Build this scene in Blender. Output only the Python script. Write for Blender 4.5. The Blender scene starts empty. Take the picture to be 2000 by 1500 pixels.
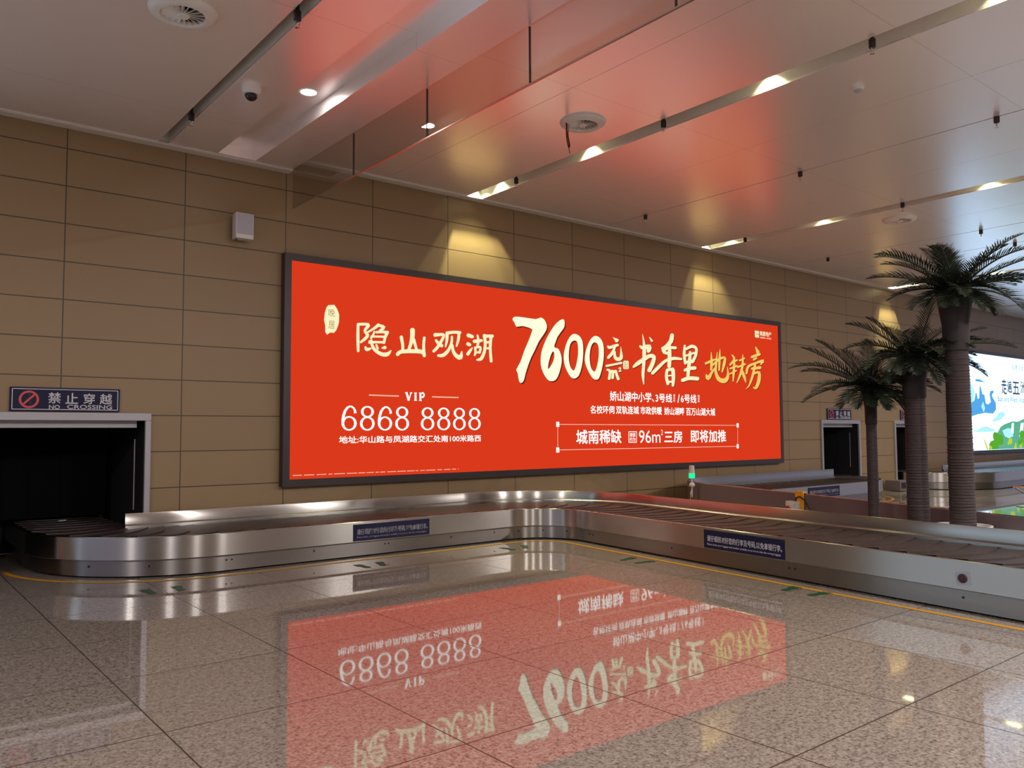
import bpy, bmesh, math, random
from mathutils import Vector, Matrix
C = bpy.context.scene
COL = C.collection
PI = math.pi
R = math.radians

# ------------------------------------------------------------------ camera, world, exposure
cam_d = bpy.data.cameras.new('camera'); cam = bpy.data.objects.new('camera', cam_d); COL.objects.link(cam)
cam_d.sensor_width = 36; cam_d.lens = 1586.9 / 2000 * 36; cam_d.clip_start = .05; cam_d.clip_end = 300
YAW, PITCH, ROLL = R(38.8803), R(3.3939), R(-.3117)
_f = Vector((math.sin(YAW)*math.cos(PITCH), math.cos(YAW)*math.cos(PITCH), math.sin(PITCH)))
_r = Vector((math.cos(YAW), -math.sin(YAW), 0)); _u = _r.cross(_f)
_r2 = _r*math.cos(ROLL) + _u*math.sin(ROLL); _u2 = _u*math.cos(ROLL) - _r*math.sin(ROLL)
_m = Matrix((_r2, _u2, -_f)).transposed().to_4x4(); _m.translation = (0, -10.169, 1.508)
cam.matrix_world = _m
C.camera = cam
w = bpy.data.worlds.new('hall_air'); C.world = w; w.use_nodes = True
w.node_tree.nodes['Background'].inputs[0].default_value = (.72, .74, 1.0, 1)
w.node_tree.nodes['Background'].inputs[1].default_value = .55
C.view_settings.view_transform = 'Standard'; C.view_settings.look = 'None'
C.view_settings.exposure = 0; C.view_settings.gamma = 1; C.view_settings.use_curve_mapping = False
C.cycles.use_denoising = True; C.cycles.sample_clamp_indirect = 6; C.cycles.max_bounces = 8

# ------------------------------------------------------------------ helpers
def tag(o, label, cat, group=None):
    o['label'] = label; o['category'] = cat
    if group: o['group'] = group
    return o
def thing(name, label, cat, loc=(0, 0, 0), rz=0, group=None):
    o = bpy.data.objects.new(name, None); COL.objects.link(o)
    o.location = loc; o.rotation_euler = (0, 0, rz); o.empty_display_size = .1
    return tag(o, label, cat, group)
def obj(name, bm, m, parent=None, smooth=False):
    me = bpy.data.meshes.new(name)
    bm.normal_update(); bm.to_mesh(me); bm.free()
    if smooth:
        for p in me.polygons: p.use_smooth = True
        try: me.set_sharp_from_angle(angle=R(35))
        except Exception: pass
    o = bpy.data.objects.new(name, me); COL.objects.link(o)
    for mm in (m if isinstance(m, (list, tuple)) else [m]): me.materials.append(mm)
    if parent: o.parent = parent
    return o
def struct(name, bm, m, smooth=False):
    o = obj(name, bm, m, None, smooth); o['kind'] = 'structure'; return o
def dup(root, loc=None, label=None, rz=None):
    r = root.copy(); COL.objects.link(r)
    if loc is not None: r.location = loc
    if rz is not None: r.rotation_euler = (0, 0, rz)
    if label: r['label'] = label
    for ch in list(root.children):
        c = ch.copy(); COL.objects.link(c); c.parent = r
        for g in list(ch.children):
            d = g.copy(); COL.objects.link(d); d.parent = c
    return r
def box(bm, x0, x1, y0, y1, z0, z1, mi=0, M=None):
    v = [Vector((x, y, z)) for z in (z0, z1) for y in (y0, y1) for x in (x0, x1)]
    if M is not None: v = [M @ q for q in v]
    v = [bm.verts.new(q) for q in v]
    fs = []
    for f in ((0, 2, 3, 1), (4, 5, 7, 6), (0, 1, 5, 4), (2, 6, 7, 3), (0, 4, 6, 2), (1, 3, 7, 5)):
        fc = bm.faces.new([v[i] for i in f]); fc.material_index = mi; fs.append(fc)
    return bm
def bevel(bm, wd, seg=2):
    bmesh.ops.bevel(bm, geom=list(bm.edges), offset=wd, segments=seg, affect='EDGES', profile=.5)
    return bm
def bbox(x0, x1, y0, y1, z0, z1, bv=0):
    bm = box(bmesh.new(), x0, x1, y0, y1, z0, z1)
    if bv: bevel(bm, bv)
    return bm
def lathe(bm, prof, n=32, loc=(0, 0, 0), closed=False):
    rings = []
    for r, z in prof:
        if r < 1e-6: rings.append([bm.verts.new((loc[0], loc[1], loc[2]+z))])
        else: rings.append([bm.verts.new((loc[0]+r*math.cos(2*PI*k/n), loc[1]+r*math.sin(2*PI*k/n), loc[2]+z)) for k in range(n)])
    for a, b in zip(rings, rings[1:]):
        for k in range(n):
            k2 = (k+1) % n
            if len(a) == 1 and len(b) == 1: continue
            if len(a) == 1: bm.faces.new((a[0], b[k2], b[k]))
            elif len(b) == 1: bm.faces.new((a[k], a[k2], b[0]))
            else: bm.faces.new((a[k], a[k2], b[k2], b[k]))
    return bm
def tube(bm, pts, rad, n=10, cap=True):
    pts = [Vector(p) for p in pts]; rings = []
    rads = rad if isinstance(rad, (list, tuple)) else [rad]*len(pts)
    for i, p in enumerate(pts):
        d = (pts[min(i+1, len(pts)-1)] - pts[max(i-1, 0)]).normalized()
        a = d.cross(Vector((0, 0, 1)))
        if a.length < 1e-3: a = d.cross(Vector((1, 0, 0)))
        a.normalize(); b = d.cross(a)
        rings.append([bm.verts.new(p + (a*math.cos(2*PI*k/n) + b*math.sin(2*PI*k/n))*rads[i]) for k in range(n)])
    for a, b in zip(rings, rings[1:]):
        for k in range(n): bm.faces.new((a[k], a[(k+1) % n], b[(k+1) % n], b[k]))
    if cap:
        bm.faces.new(rings[0][::-1]); bm.faces.new(rings[-1])
    return bm

# ------------------------------------------------------------------ materials
def mat(name, col=(.5, .5, .5), rough=.5, metal=0, spec=.5, emit=None, es=1, ior=None, aniso=0, coat=0):
    m = bpy.data.materials.new(name); m.use_nodes = True
    b = m.node_tree.nodes['Principled BSDF']
    b.inputs['Base Color'].default_value = (*col, 1); b.inputs['Roughness'].default_value = rough
    b.inputs['Metallic'].default_value = metal; b.inputs['Specular IOR Level'].default_value = spec
    if ior: b.inputs['IOR'].default_value = ior
    if coat: b.inputs['Coat Weight'].default_value = coat
    if emit:
        b.inputs['Emission Color'].default_value = (*emit, 1); b.inputs['Emission Strength'].default_value = es
    if aniso:
        b.inputs['Anisotropic'].default_value = aniso
        t = m.node_tree.nodes.new('ShaderNodeTangent'); t.direction_type = 'RADIAL'; t.axis = 'Z'
        m.node_tree.links.new(t.outputs[0], b.inputs['Tangent']); b.inputs['Anisotropic Rotation'].default_value = .25
    return m
class N:
    def __init__(s, m): s.m = m; s.t = m.node_tree; s.b = s.t.nodes['Principled BSDF']
    def n(s, ty, **kw):
        x = s.t.nodes.new(ty)
        for k, v in kw.items(): setattr(x, k, v)
        return x
    def L(s, a, b): s.t.links.new(a, b)
    def math(s, op, a, b=None, c=None):
        x = s.n('ShaderNodeMath', operation=op)
        for i, q in enumerate((a, b, c)):
            if q is None: continue
            if isinstance(q, (int, float)): x.inputs[i].default_value = q
            else: s.L(q, x.inputs[i])
        return x.outputs[0]
    def noise(s, vec, scale, detail=2, rough=.5):
        x = s.n('ShaderNodeTexNoise'); x.inputs['Scale'].default_value = scale; x.inputs['Detail'].default_value = detail
        x.inputs['Roughness'].default_value = rough; s.L(vec, x.inputs['Vector']); return x.outputs['Fac']
    def mix(s, fac, a, b):
        x = s.n('ShaderNodeMix', data_type='RGBA')
        for sock, q in ((x.inputs[0], fac), (x.inputs[6], a), (x.inputs[7], b)):
            if isinstance(q, (int, float)): sock.default_value = q
            elif isinstance(q, tuple): sock.default_value = (*q, 1)
            else: s.L(q, sock)
        return x.outputs[2]
    def ramp(s, fac, stops):
        x = s.n('ShaderNodeValToRGB'); e = x.color_ramp.elements
        while len(e) < len(stops): e.new(.5)
        for q, (p, c) in zip(e, stops): q.position = p; q.color = (*c, 1)
        s.L(fac, x.inputs[0]); return x.outputs[0]
    def line(s, coord, origin, period, half):
        # 1 on the joint, 0 elsewhere
        a = s.math('DIVIDE', s.math('SUBTRACT', coord, origin), period)
        f = s.math('ABSOLUTE', s.math('SUBTRACT', s.math('FRACT', s.math('ADD', a, .5)), .5))
        return s.math('LESS_THAN', f, half/period), s.math('FLOOR', a)

def wall_material():
    m = mat('tan_wall_panels', rough=.42, spec=.45); q = N(m)
    g = q.n('ShaderNodeNewGeometry').outputs['Position']; sp = q.n('ShaderNodeSeparateXYZ'); q.L(g, sp.inputs[0])
    lx, ix = q.line(sp.outputs[0], 1.755, 1.3, .006)
    lz, iz = q.line(sp.outputs[2], 4.739, .4299, .006)
    seam = q.math('MAXIMUM', lx, lz)
    wn = q.n('ShaderNodeTexWhiteNoise', noise_dimensions='2D'); cb = q.n('ShaderNodeCombineXYZ'); q.L(ix, cb.inputs[0]); q.L(iz, cb.inputs[1]); q.L(cb.outputs[0], wn.inputs['Vector'])
    base = q.mix(wn.outputs['Value'], (.235, .150, .073), (.255, .165, .082))
    n1 = q.noise(g, 1.1, 3); base = q.mix(q.math('MULTIPLY', n1, .25), base, (.20, .135, .07))
    q.L(q.mix(seam, base, (.05, .03, .015)), q.b.inputs['Base Color'])
    bp = q.n('ShaderNodeBump'); bp.inputs['Strength'].default_value = .6; bp.inputs['Distance'].default_value = .01
    q.L(q.math('SUBTRACT', 1, seam), bp.inputs['Height']); q.L(bp.outputs[0], q.b.inputs['Normal'])
    return m
def floor_material():
    m = mat('polished_granite', rough=.04, spec=.5, ior=FLOOR_IOR); q = N(m)
    g = q.n('ShaderNodeNewGeometry').outputs['Position']; sp = q.n('ShaderNodeSeparateXYZ'); q.L(g, sp.inputs[0])
    lx, ix = q.line(sp.outputs[0], 1.265, 1.09, .0045)
    ly, iy = q.line(sp.outputs[1], -5.78, 1.1, .0045)
    seam = q.math('MAXIMUM', lx, ly)
    wn = q.n('ShaderNodeTexWhiteNoise', noise_dimensions='2D'); cb = q.n('ShaderNodeCombineXYZ'); q.L(ix, cb.inputs[0]); q.L(iy, cb.inputs[1]); q.L(cb.outputs[0], wn.inputs['Vector'])
    n1 = q.noise(g, 58, 4, .65); n2 = q.noise(g, 24, 3, .6); n3 = q.noise(g, 1.3, 2)
    speck = q.ramp(q.math('ADD', q.math('MULTIPLY', n1, .65), q.math('MULTIPLY', n2, .35)), [(.36, (.075, .055, .045)), (.45, (.20, .158, .132)), (.54, (.315, .265, .228)), (.66, (.41, .36, .315))])
    base = q.mix(q.math('MULTIPLY', wn.outputs['Value'], .18), speck, (.2, .16, .13))
    base = q.mix(q.math('MULTIPLY', n3, .12), base, (.16, .125, .1))
    q.L(q.mix(seam, base, (.03, .022, .018)), q.b.inputs['Base Color'])
    q.L(q.math('ADD', .03, q.math('MULTIPLY', seam, .3)), q.b.inputs['Roughness'])
    return m
def ceiling_material():
    m = mat('satin_ceiling_sheet', (.95, .875, .875), rough=.27, metal=CEIL_METAL, spec=.8); q = N(m)
    g = q.n('ShaderNodeNewGeometry').outputs['Position']; sp = q.n('ShaderNodeSeparateXYZ'); q.L(g, sp.inputs[0])
    ly, iy = q.line(sp.outputs[1], -1.28, 2.75, .004)
    lx, ix = q.line(sp.outputs[0], 5.88, 1.45, .0025)
    base = (.95, .875, .875)
    q.L(q.mix(q.math('MULTIPLY', ly, .35), base, (.3, .27, .27)), q.b.inputs['Base Color'])
    return m
FLOOR_IOR = 2.1; CEIL_METAL = .58
M_wall = wall_material(); M_floor = floor_material(); M_ceil = ceiling_material()
M_seam = mat('dark_gap', (.03, .025, .025), .6)
M_trim = mat('white_trim', (.62, .57, .53), .4)
M_groove = mat('white_groove_sheet', (.66, .62, .56), .38)
M_steel = mat('brushed_steel', (.46, .435, .41), .25, 1, aniso=.96)
M_steel2 = mat('dull_steel', (.27, .25, .235), .28, 1, aniso=.93)
M_skirt = mat('grey_painted_sheet', (.15, .11, .115), .42, .1)
M_belt = mat('brown_rubber', (.038, .025, .023), .45, spec=.4)
M_dark = mat('black_void', (.006, .006, .007), .7)
M_curt = mat('black_rubber_strip', (.003, .003, .0035), .6, spec=.04)
M_frame = mat('dark_bronze_frame', (.045, .034, .034), .35, .3)
M_navy = mat('navy_vinyl', (.010, .009, .040), .5, spec=.2)
M_navy2 = mat('dark_navy_edge', (.03, .015, .04), .35)
M_signw = mat('white_vinyl', (.72, .70, .74), .5)
M_signr = mat('red_vinyl', (.55, .05, .06), .45)
M_yel = mat('yellow_floor_tape', (.52, .245, .02), .5, spec=.15)
M_green = mat('green_floor_vinyl', (.012, .07, .03), .5, spec=.15)
M_fsteel = mat('satin_frame_steel', (.34, .325, .35), .42, .35)
M_plastic = mat('white_plastic', (.62, .58, .55), .4)
M_grill = mat('grey_mesh', (.38, .36, .42), .55)
M_black = mat('black_plastic', (.012, .011, .011), .25)
M_sprk = mat('dark_pipe', (.025, .015, .013), .4, .3)
M_chrome = mat('chrome', (.75, .73, .72), .12, 1)
M_yellow = mat('yellow_paint', (.75, .33, .01), .4)
M_redbtn = mat('red_button', (.35, .03, .02), .35)
M_redrib = mat('dark_red_ribbon', (.16, .012, .008), .6)
def emat(name, col, s=1.0): return mat(name, (0, 0, 0), .5, 0, 0, emit=col, es=s)
E_red = emat('red_backlit_print', (.70, .042, .011), 1.0)
E_white = emat('white_backlit_print', (1, .97, .92), 1.25)
E_pale = emat('pale_yellow_backlit_print', (.93, .85, .52), 1.05)
E_mint = emat('pale_cream_backlit_print', (.93, .94, .68), 1.08)
E_gold = emat('gold_backlit_print', (.90, .60, .14), 1.0)
E_brown = emat('dark_red_backlit_print', (.16, .015, .004), 1.0)
E_olive = emat('olive_backlit_print', (.42, .30, .08), 1.0)
E_pink = emat('pale_pink_backlit_print', (.95, .52, .40), 1.0)
E_sky = emat('white_sky_backlit_print', (.52, .75, 1.0), 2.4)
E_cyan = emat('cyan_backlit_print', (.36, .72, .95), 1.3)
E_blue = emat('blue_backlit_print', (.10, .40, .85), 1.0)
E_ink = emat('ink_backlit_print', (.05, .07, .10), 1.0)
E_leaf = emat('green_backlit_print', (.10, .42, .03), 1.0)
E_lime = emat('lime_backlit_print', (.50, .68, .04), 1.0)
E_teal = emat('teal_green_backlit_print', (.12, .45, .28), 1.0)
E_lamp = emat('lamp_diffuser', (1, .98, .95), 6)
E_lens = emat('warm_lamp_lens', (1, .9, .65), 25)
E_beac = emat('green_beacon_lens', (.02, .9, .36), 1.1)

# ------------------------------------------------------------------ flat printing: text and shapes on a plane (u right, v up)
_tc = {}
def glyph_mesh(s, bold):
    k = (s, bold)
    if k not in _tc:
        cu = bpy.data.curves.new('t', 'FONT'); cu.body = s; cu.resolution_u = 3; cu.offset = bold
        cu.fill_mode = 'FRONT'
        o = bpy.data.objects.new('t', cu); COL.objects.link(o)
        dg = bpy.context.evaluated_depsgraph_get(); dg.update()
        me = o.evaluated_get(dg).to_mesh()
        vs = [tuple(v.co[:2]) for v in me.vertices]; fs = [tuple(p.vertices) for p in me.polygons]
        o.evaluated_get(dg).to_mesh_clear(); bpy.data.objects.remove(o); bpy.data.curves.remove(cu)
        _tc[k] = (vs, fs)
    return _tc[k]
def put_text(bm, item, place, bold=0, mi=0):
    s, u0, u1, v0, v1 = item
    vs, fs = glyph_mesh(s, 0)
    if not vs: return
    xs = [v[0] for v in vs]; ys = [v[1] for v in vs]
    X0, X1, Y0, Y1 = min(xs), max(xs), min(ys), max(ys)
    d = 2*bold*(v1-v0)          # heavier strokes: the same outline laid down a hair left, right, up and down
    for du, dv in (((-d, 0), (d, 0), (0, -d), (0, d)) if d > 0 else ((0, 0),)):
        q = [bm.verts.new(place(u0 + d + (x-X0)/(X1-X0)*(u1-u0-2*d) + du, v0 + d + (y-Y0)/(Y1-Y0)*(v1-v0-2*d) + dv)) for x, y in vs]
        for f in fs:
            try: bm.faces.new([q[i] for i in f]).material_index = mi
            except ValueError: pass
def put_poly(bm, pts, place, holes=(), mi=0):
    cu = bpy.data.curves.new('p', 'CURVE'); cu.dimensions = '2D'; cu.fill_mode = 'BOTH'
    for loop in (pts, *holes):
        sp = cu.splines.new('POLY'); sp.points.add(len(loop)-1); sp.use_cyclic_u = True
        for p, (u, v) in zip(sp.points, loop): p.co = (u, v, 0, 1)
    o = bpy.data.objects.new('p', cu); COL.objects.link(o)
    dg = bpy.context.evaluated_depsgraph_get(); dg.update()
    me = o.evaluated_get(dg).to_mesh()
    q = [bm.verts.new(place(v.co.x, v.co.y)) for v in me.vertices]
    for f in me.polygons:
        try: bm.faces.new([q[i] for i in f.vertices]).material_index = mi
        except ValueError: pass
    o.evaluated_get(dg).to_mesh_clear(); bpy.data.objects.remove(o); bpy.data.curves.remove(cu)
def put_strokes(bm, strokes, place, du=0, dv=0, mi=0):
    for Lp, Rp in strokes:
        a = [bm.verts.new(place(u+du, v+dv)) for u, v in Lp]; b = [bm.verts.new(place(u+du, v+dv)) for u, v in Rp]
        for i in range(len(a)-1): bm.faces.new((a[i], a[i+1], b[i+1], b[i])).material_index = mi
def put_seg(bm, a, b, wd, place, mi=0):
    a = Vector(a); b = Vector(b); d = (b-a).normalized(); n = Vector((-d.y, d.x))*wd/2
    bm.faces.new([bm.verts.new(place(*q)) for q in (a+n, b+n, b-n, a-n)]).material_index = mi
def circle_pts(u, v, r, n=40, r2=None): return [(u+r*math.cos(2*PI*k/n), v+(r2 or r)*math.sin(2*PI*k/n)) for k in range(n)]
def wallplane(y): return lambda u, v: (u, y, v)

# ------------------------------------------------------------------ lettering outlines in metres on the wall plane (u along the wall, v up)
PRICE=[[[8.172,3.359],[8.262,3.366],[8.379,3.365],[8.508,3.36],[8.626,3.358],[8.689,3.378],[8.73,3.395],[8.774,3.386],[8.812,3.362],[8.844,3.324],[8.864,3.281],[8.868,3.242],[8.855,3.2],[8.819,3.148],[8.772,3.092],[8.726,3.04],[8.682,2.984],[8.644,2.922],[8.607,2.856],[8.562,2.787],[8.518,2.717],[8.482,2.647],[8.451,2.58],[8.424,2.516],[8.4,2.456],[8.381,2.395],[8.363,2.344],[8.339,2.312],[8.313,2.298],[8.286,2.3],[8.263,2.324],[8.248,2.384],[8.236,2.449],[8.215,2.482],[8.208,2.513],[8.24,2.562],[8.287,2.627],[8.33,2.72],[8.374,2.82],[8.418,2.902],[8.462,2.981],[8.509,3.076],[8.544,3.155],[8.552,3.18],[8.537,3.188],[8.493,3.202],[8.435,3.213],[8.378,3.22],[8.32,3.221],[8.262,3.208],[8.213,3.202],[8.188,3.233],[8.171,3.27],[8.149,3.289],[8.136,3.306],[8.139,3.334]],[[9.21,3.407],[9.245,3.405],[9.264,3.382],[9.27,3.339],[9.263,3.289],[9.241,3.253],[9.207,3.215],[9.156,3.161],[9.105,3.104],[9.078,3.055],[9.058,3.009],[9.034,2.961],[9.027,2.921],[9.067,2.91],[9.118,2.898],[9.154,2.854],[9.179,2.798],[9.193,2.745],[9.193,2.684],[9.174,2.602],[9.145,2.521],[9.115,2.455],[9.082,2.404],[9.045,2.372],[9.005,2.355],[8.96,2.347],[8.914,2.352],[8.869,2.376],[8.825,2.417],[8.78,2.479],[8.744,2.548],[8.727,2.61],[8.723,2.671],[8.727,2.74],[8.739,2.807],[8.758,2.865],[8.785,2.923],[8.819,2.992],[8.862,3.064],[8.913,3.138],[8.969,3.209],[9.022,3.272],[9.077,3.326],[9.147,3.375]],[[9.011,2.846],[9.023,2.824],[9.028,2.79],[9.024,2.746],[9.009,2.697],[8.981,2.648],[8.947,2.603],[8.912,2.565],[8.886,2.549],[8.884,2.581],[8.895,2.635],[8.912,2.693],[8.934,2.75],[8.957,2.798],[8.98,2.833],[8.997,2.848]],[[9.498,3.178],[9.546,3.174],[9.594,3.156],[9.639,3.122],[9.674,3.073],[9.691,3.008],[9.696,2.933],[9.694,2.851],[9.685,2.767],[9.672,2.689],[9.651,2.613],[9.622,2.535],[9.584,2.469],[9.538,2.431],[9.488,2.413],[9.44,2.415],[9.393,2.438],[9.344,2.488],[9.3,2.55],[9.268,2.612],[9.247,2.675],[9.239,2.738],[9.241,2.801],[9.253,2.866],[9.274,2.931],[9.303,2.999],[9.338,3.062],[9.377,3.112],[9.418,3.149],[9.457,3.171]],[[9.465,3.059],[9.507,3.065],[9.545,3.053],[9.564,3.021],[9.572,2.972],[9.575,2.906],[9.57,2.831],[9.558,2.759],[9.539,2.689],[9.515,2.622],[9.49,2.57],[9.47,2.55],[9.45,2.551],[9.423,2.568],[9.395,2.601],[9.373,2.652],[9.357,2.715],[9.354,2.79],[9.359,2.866],[9.372,2.937],[9.393,2.996],[9.426,3.036]],[[10.004,3.179],[10.055,3.172],[10.105,3.15],[10.147,3.111],[10.179,3.058],[10.194,2.991],[10.197,2.915],[10.194,2.838],[10.182,2.757],[10.163,2.672],[10.137,2.587],[10.104,2.505],[10.068,2.441],[10.031,2.415],[9.992,2.412],[9.953,2.417],[9.91,2.441],[9.856,2.495],[9.805,2.561],[9.767,2.625],[9.741,2.688],[9.73,2.739],[9.731,2.793],[9.745,2.863],[9.769,2.937],[9.805,3.009],[9.845,3.073],[9.883,3.117],[9.921,3.149],[9.961,3.171]],[[9.969,3.063],[10.009,3.058],[10.044,3.038],[10.063,3.004],[10.071,2.955],[10.072,2.887],[10.065,2.811],[10.05,2.736],[10.029,2.666],[10.004,2.605],[9.978,2.562],[9.957,2.55],[9.936,2.557],[9.907,2.576],[9.879,2.611],[9.86,2.67],[9.848,2.74],[9.847,2.818],[9.856,2.895],[9.875,2.963],[9.902,3.017],[9.934,3.049]]]
UNIT=[[[[10.424,3.178],[10.426,3.174],[10.437,3.166],[10.452,3.154],[10.466,3.142],[10.478,3.127],[10.49,3.111],[10.499,3.1],[10.544,3.1]],[[10.428,3.182],[10.434,3.183],[10.45,3.181],[10.473,3.177],[10.497,3.173],[10.524,3.169],[10.55,3.164],[10.568,3.161],[10.578,3.131]]],[[[10.28,3.021],[10.28,3.008],[10.285,2.996],[10.299,2.978],[10.339,2.966],[10.383,2.976],[10.421,2.991],[10.455,3.004],[10.491,3.013],[10.53,3.021],[10.557,3.027],[10.578,3.045]],[[10.298,3.031],[10.315,3.027],[10.328,3.022],[10.34,3.019],[10.341,3.021],[10.358,3.026],[10.394,3.037],[10.434,3.049],[10.475,3.06],[10.514,3.07],[10.541,3.076],[10.571,3.07]]],[[[10.474,3.032],[10.455,3.022],[10.434,2.993],[10.404,2.952],[10.375,2.915],[10.341,2.883],[10.304,2.851],[10.277,2.828],[10.272,2.806]],[[10.498,3.026],[10.503,3.011],[10.489,2.98],[10.468,2.935],[10.44,2.89],[10.401,2.851],[10.358,2.818],[10.329,2.796],[10.298,2.79]]],[[[10.456,2.943],[10.443,2.929],[10.438,2.901],[10.434,2.861],[10.438,2.822],[10.461,2.793],[10.496,2.773],[10.538,2.764],[10.585,2.768],[10.634,2.784],[10.673,2.817],[10.68,2.858],[10.67,2.896],[10.66,2.93],[10.65,2.966],[10.64,3.002],[10.633,3.027],[10.63,3.029]],[[10.482,2.944],[10.495,2.932],[10.498,2.905],[10.503,2.869],[10.513,2.845],[10.525,2.837],[10.54,2.832],[10.551,2.832],[10.564,2.834],[10.579,2.839],[10.586,2.842],[10.596,2.857],[10.604,2.89],[10.61,2.926],[10.616,2.963],[10.62,2.999],[10.623,3.025],[10.625,3.028]]],[[[10.24,2.651],[10.262,2.645],[10.308,2.654],[10.374,2.667],[10.443,2.68],[10.517,2.694],[10.592,2.708],[10.646,2.718],[10.664,2.732]],[[10.235,2.671],[10.252,2.685],[10.298,2.692],[10.365,2.703],[10.433,2.715],[10.506,2.73],[10.581,2.746],[10.634,2.758],[10.657,2.752]]],[[[10.253,2.593],[10.266,2.581],[10.286,2.577],[10.306,2.571],[10.311,2.565],[10.308,2.531],[10.296,2.479],[10.286,2.441],[10.3,2.422]],[[10.259,2.61],[10.28,2.617],[10.304,2.615],[10.344,2.609],[10.378,2.579],[10.378,2.529],[10.366,2.474],[10.357,2.435],[10.335,2.419]]],[[[10.35,2.532],[10.372,2.537],[10.392,2.553],[10.415,2.569],[10.391,2.578],[10.389,2.55],[10.382,2.495],[10.375,2.454],[10.389,2.438]],[[10.331,2.544],[10.334,2.559],[10.353,2.577],[10.385,2.602],[10.447,2.597],[10.452,2.551],[10.446,2.494],[10.441,2.453],[10.422,2.437]]],[[[10.436,2.538],[10.453,2.544],[10.469,2.557],[10.487,2.571],[10.47,2.571],[10.465,2.567],[10.472,2.54],[10.481,2.51],[10.495,2.48],[10.51,2.45],[10.521,2.43],[10.547,2.419]],[[10.418,2.546],[10.418,2.559],[10.43,2.575],[10.45,2.597],[10.5,2.609],[10.526,2.582],[10.535,2.553],[10.545,2.526],[10.56,2.5],[10.577,2.471],[10.59,2.451],[10.582,2.43]]],[[[10.562,2.624],[10.571,2.625],[10.582,2.631],[10.597,2.639],[10.602,2.641],[10.601,2.64],[10.604,2.635],[10.604,2.629],[10.592,2.615],[10.571,2.596],[10.56,2.576],[10.588,2.571],[10.616,2.577],[10.635,2.582],[10.642,2.588]],[[10.555,2.629],[10.557,2.636],[10.568,2.643],[10.584,2.653],[10.604,2.66],[10.622,2.653],[10.631,2.64],[10.629,2.624],[10.613,2.605],[10.591,2.587],[10.584,2.582],[10.585,2.587],[10.609,2.593],[10.628,2.598],[10.638,2.597]]]]
STAMP=[[10.694,2.774],[10.721,2.781],[10.756,2.781],[10.794,2.784],[10.824,2.778],[10.829,2.748],[10.826,2.71],[10.828,2.671],[10.821,2.639],[10.791,2.631],[10.753,2.631],[10.715,2.628],[10.686,2.636],[10.679,2.669],[10.682,2.709],[10.684,2.746]]
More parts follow.
